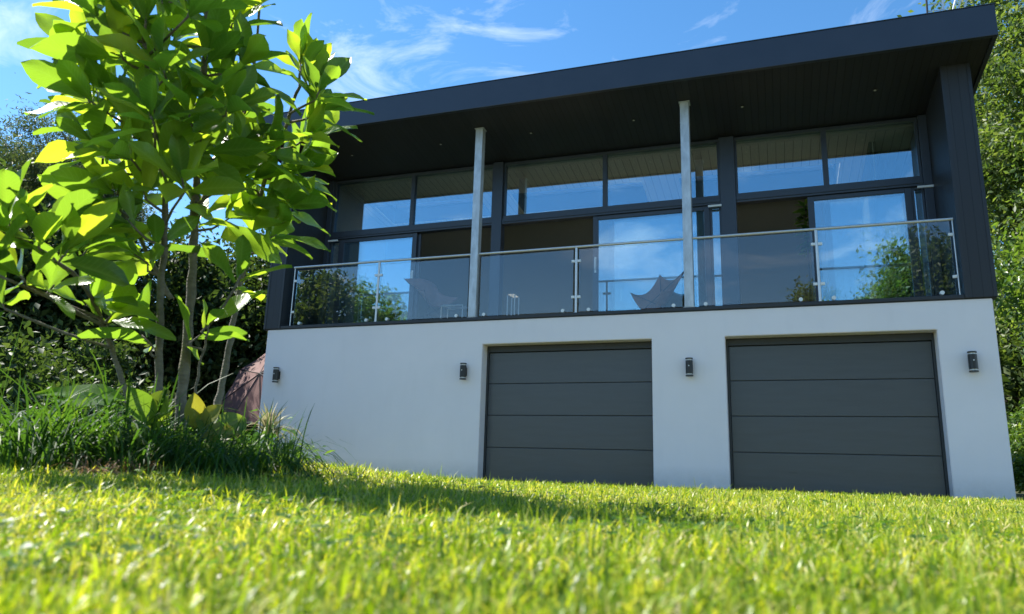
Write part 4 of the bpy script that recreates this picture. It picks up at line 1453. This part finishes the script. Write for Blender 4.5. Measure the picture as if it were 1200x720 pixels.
hedge('hedge', 'tall dark overgrown hedge closing the garden behind the left trees', -27, -9.8, 9.5, 5.2, 1.1, 36000, 0.30, 5)
hedge('hedge', 'dark overgrown hedge far behind the right corner of the house', 4.5, 15, 16.5, 5.5, 1.2, 26000, 0.28, 6)

# ------------------------------------------------------------------ parasol left of the house
pc = np.array([-11.15, 3.2, 0.0])
pa = thing('parasol', 'faded pink brown parasol canopy with ribs, beyond the left corner of the house', 'parasol', (pc[0], pc[1], float(ground(pc[0], pc[1]))))
tilt = Matrix.Rotation(R(-8), 3, 'Z') @ Matrix.Rotation(R(58), 3, 'X') @ Matrix.Rotation(R(14), 3, 'Z')
ctr = Vector((pc[0], pc[1], 1.98))
mb = MB(); rb = MB()
nseg, rad, drop = 8, 1.36, 0.34
apex = ctr + tilt @ Vector((0, 0, drop))
rim = [ctr + tilt @ Vector((rad * math.cos(2 * math.pi * k / nseg + .2), rad * math.sin(2 * math.pi * k / nseg + .2), 0)) for k in range(nseg)]
for k in range(nseg):
    A, Bq = rim[k], rim[(k + 1) % nseg]
    m = (A + Bq) / 2 * 0.93 + ctr * 0.07
    q1 = apex * 0.5 + A * 0.5; q2 = apex * 0.5 + Bq * 0.5
    qm = (q1 + q2) / 2 - (tilt @ Vector((0, 0, 0.03)))
    mb.add([apex, q1, qm, q2, A, m, Bq], [(0, 1, 2), (0, 2, 3), (1, 4, 5, 2), (2, 5, 6, 3)])
can = mb.build('canopy', MT['parasol'], pa)
weld(can)
md = can.modifiers.new('thickness', 'SOLIDIFY'); md.thickness = 0.006
for A in rim:
    rb = MB()
    dn = tilt @ Vector((0, 0, -0.002))
    rb.tube([apex + dn, A + dn], 0.013, 6)
    rb.build('rib', MT['black'], pa)
mb = MB()
mb.tube([(pc[0], pc[1], float(ground(pc[0], pc[1]))), (pc[0], pc[1], 1.75), tuple(ctr), tuple(apex)], 0.024, 10)
mb.build('pole', MT['black'], pa, smooth='auto')
mb = MB()
mb.tube([(pc[0], pc[1], -0.1), (pc[0], pc[1], 0.03)], 0.28, 20)
mb.build('base', MT['black'], pa)

# ------------------------------------------------------------------ rail standing on the roof
ry = 0.15
ra = thing('roof_rail', 'thin metal guard rail standing on the roof near its right end', 'guard rail', (2.3, ry, zs(2.3, ry) + 0.36))


def member(px, py, slope, mat, r, name, top=1.25, dy=0.0):
    P = pty(px, py, ry + dy)
    zb = zs(P[0], ry + dy) + 0.36
    mb = MB()
    mb.tube([(P[0] - slope * (P[2] - zb), ry + dy, zb), (P[0] + slope * (zb + top - P[2]), ry + dy, zb + top)], r, 8)
    mb.build(name, MT[mat], ra, smooth='auto')
    return P


pA = member(1086, 5, 0.03, 'black', 0.014, 'post')
pB = member(1105, 4, 0.03, 'galv', 0.016, 'post')
for k in range(7):
    z = pA[2] + 0.42 - k * 0.11
    mb = MB(); mb.tube([(pA[0], ry, z), (pB[0], ry, z)], 0.006, 6); mb.build('wire', MT['galv'], ra)
for px in (1119, 1125, 1132):
    member(px, 3, 0.30, 'galv', 0.014, 'brace', top=1.0, dy=0.06)

# ------------------------------------------------------------------ plant in the living room
ip = pty(944, 262, 2.0)
it = thing('potted_plant', 'tall potted plant standing inside the open door on the right', 'plant', (float(ip[0]), 2.0, 2.605))
mb = MB(); mb.tube([(ip[0], 2.0, 2.606), (ip[0], 2.0, 2.95)], [0.14, 0.18], 20); mb.build('pot', MT['terracotta'], it, smooth='auto')
mb = MB(); mb.tube([(ip[0], 2.0, 2.9), (ip[0] + 0.02, 2.0, 4.75)], [0.02, 0.008], 8); mb.build('trunk', MT['darkbark'], it, smooth=True)
n = 70
b = np.stack([np.full(n, ip[0]), np.full(n, 2.0), rng.uniform(3.9, 4.85, n)], 1)
d = rng.normal(0, 1, (n, 3)); d[:, 2] *= 0.4
u = rng.normal(0, 0.3, (n, 3)) + np.array([0, 0, 1])
V, F, RN, RB = leaf_mesh(b, d, u, rng.uniform(0.14, 0.24, n), 0.45, rng.random(n), nl=5)
npmesh('foliage', V, F, MT['weed'], it, RN, RB, smooth=True)
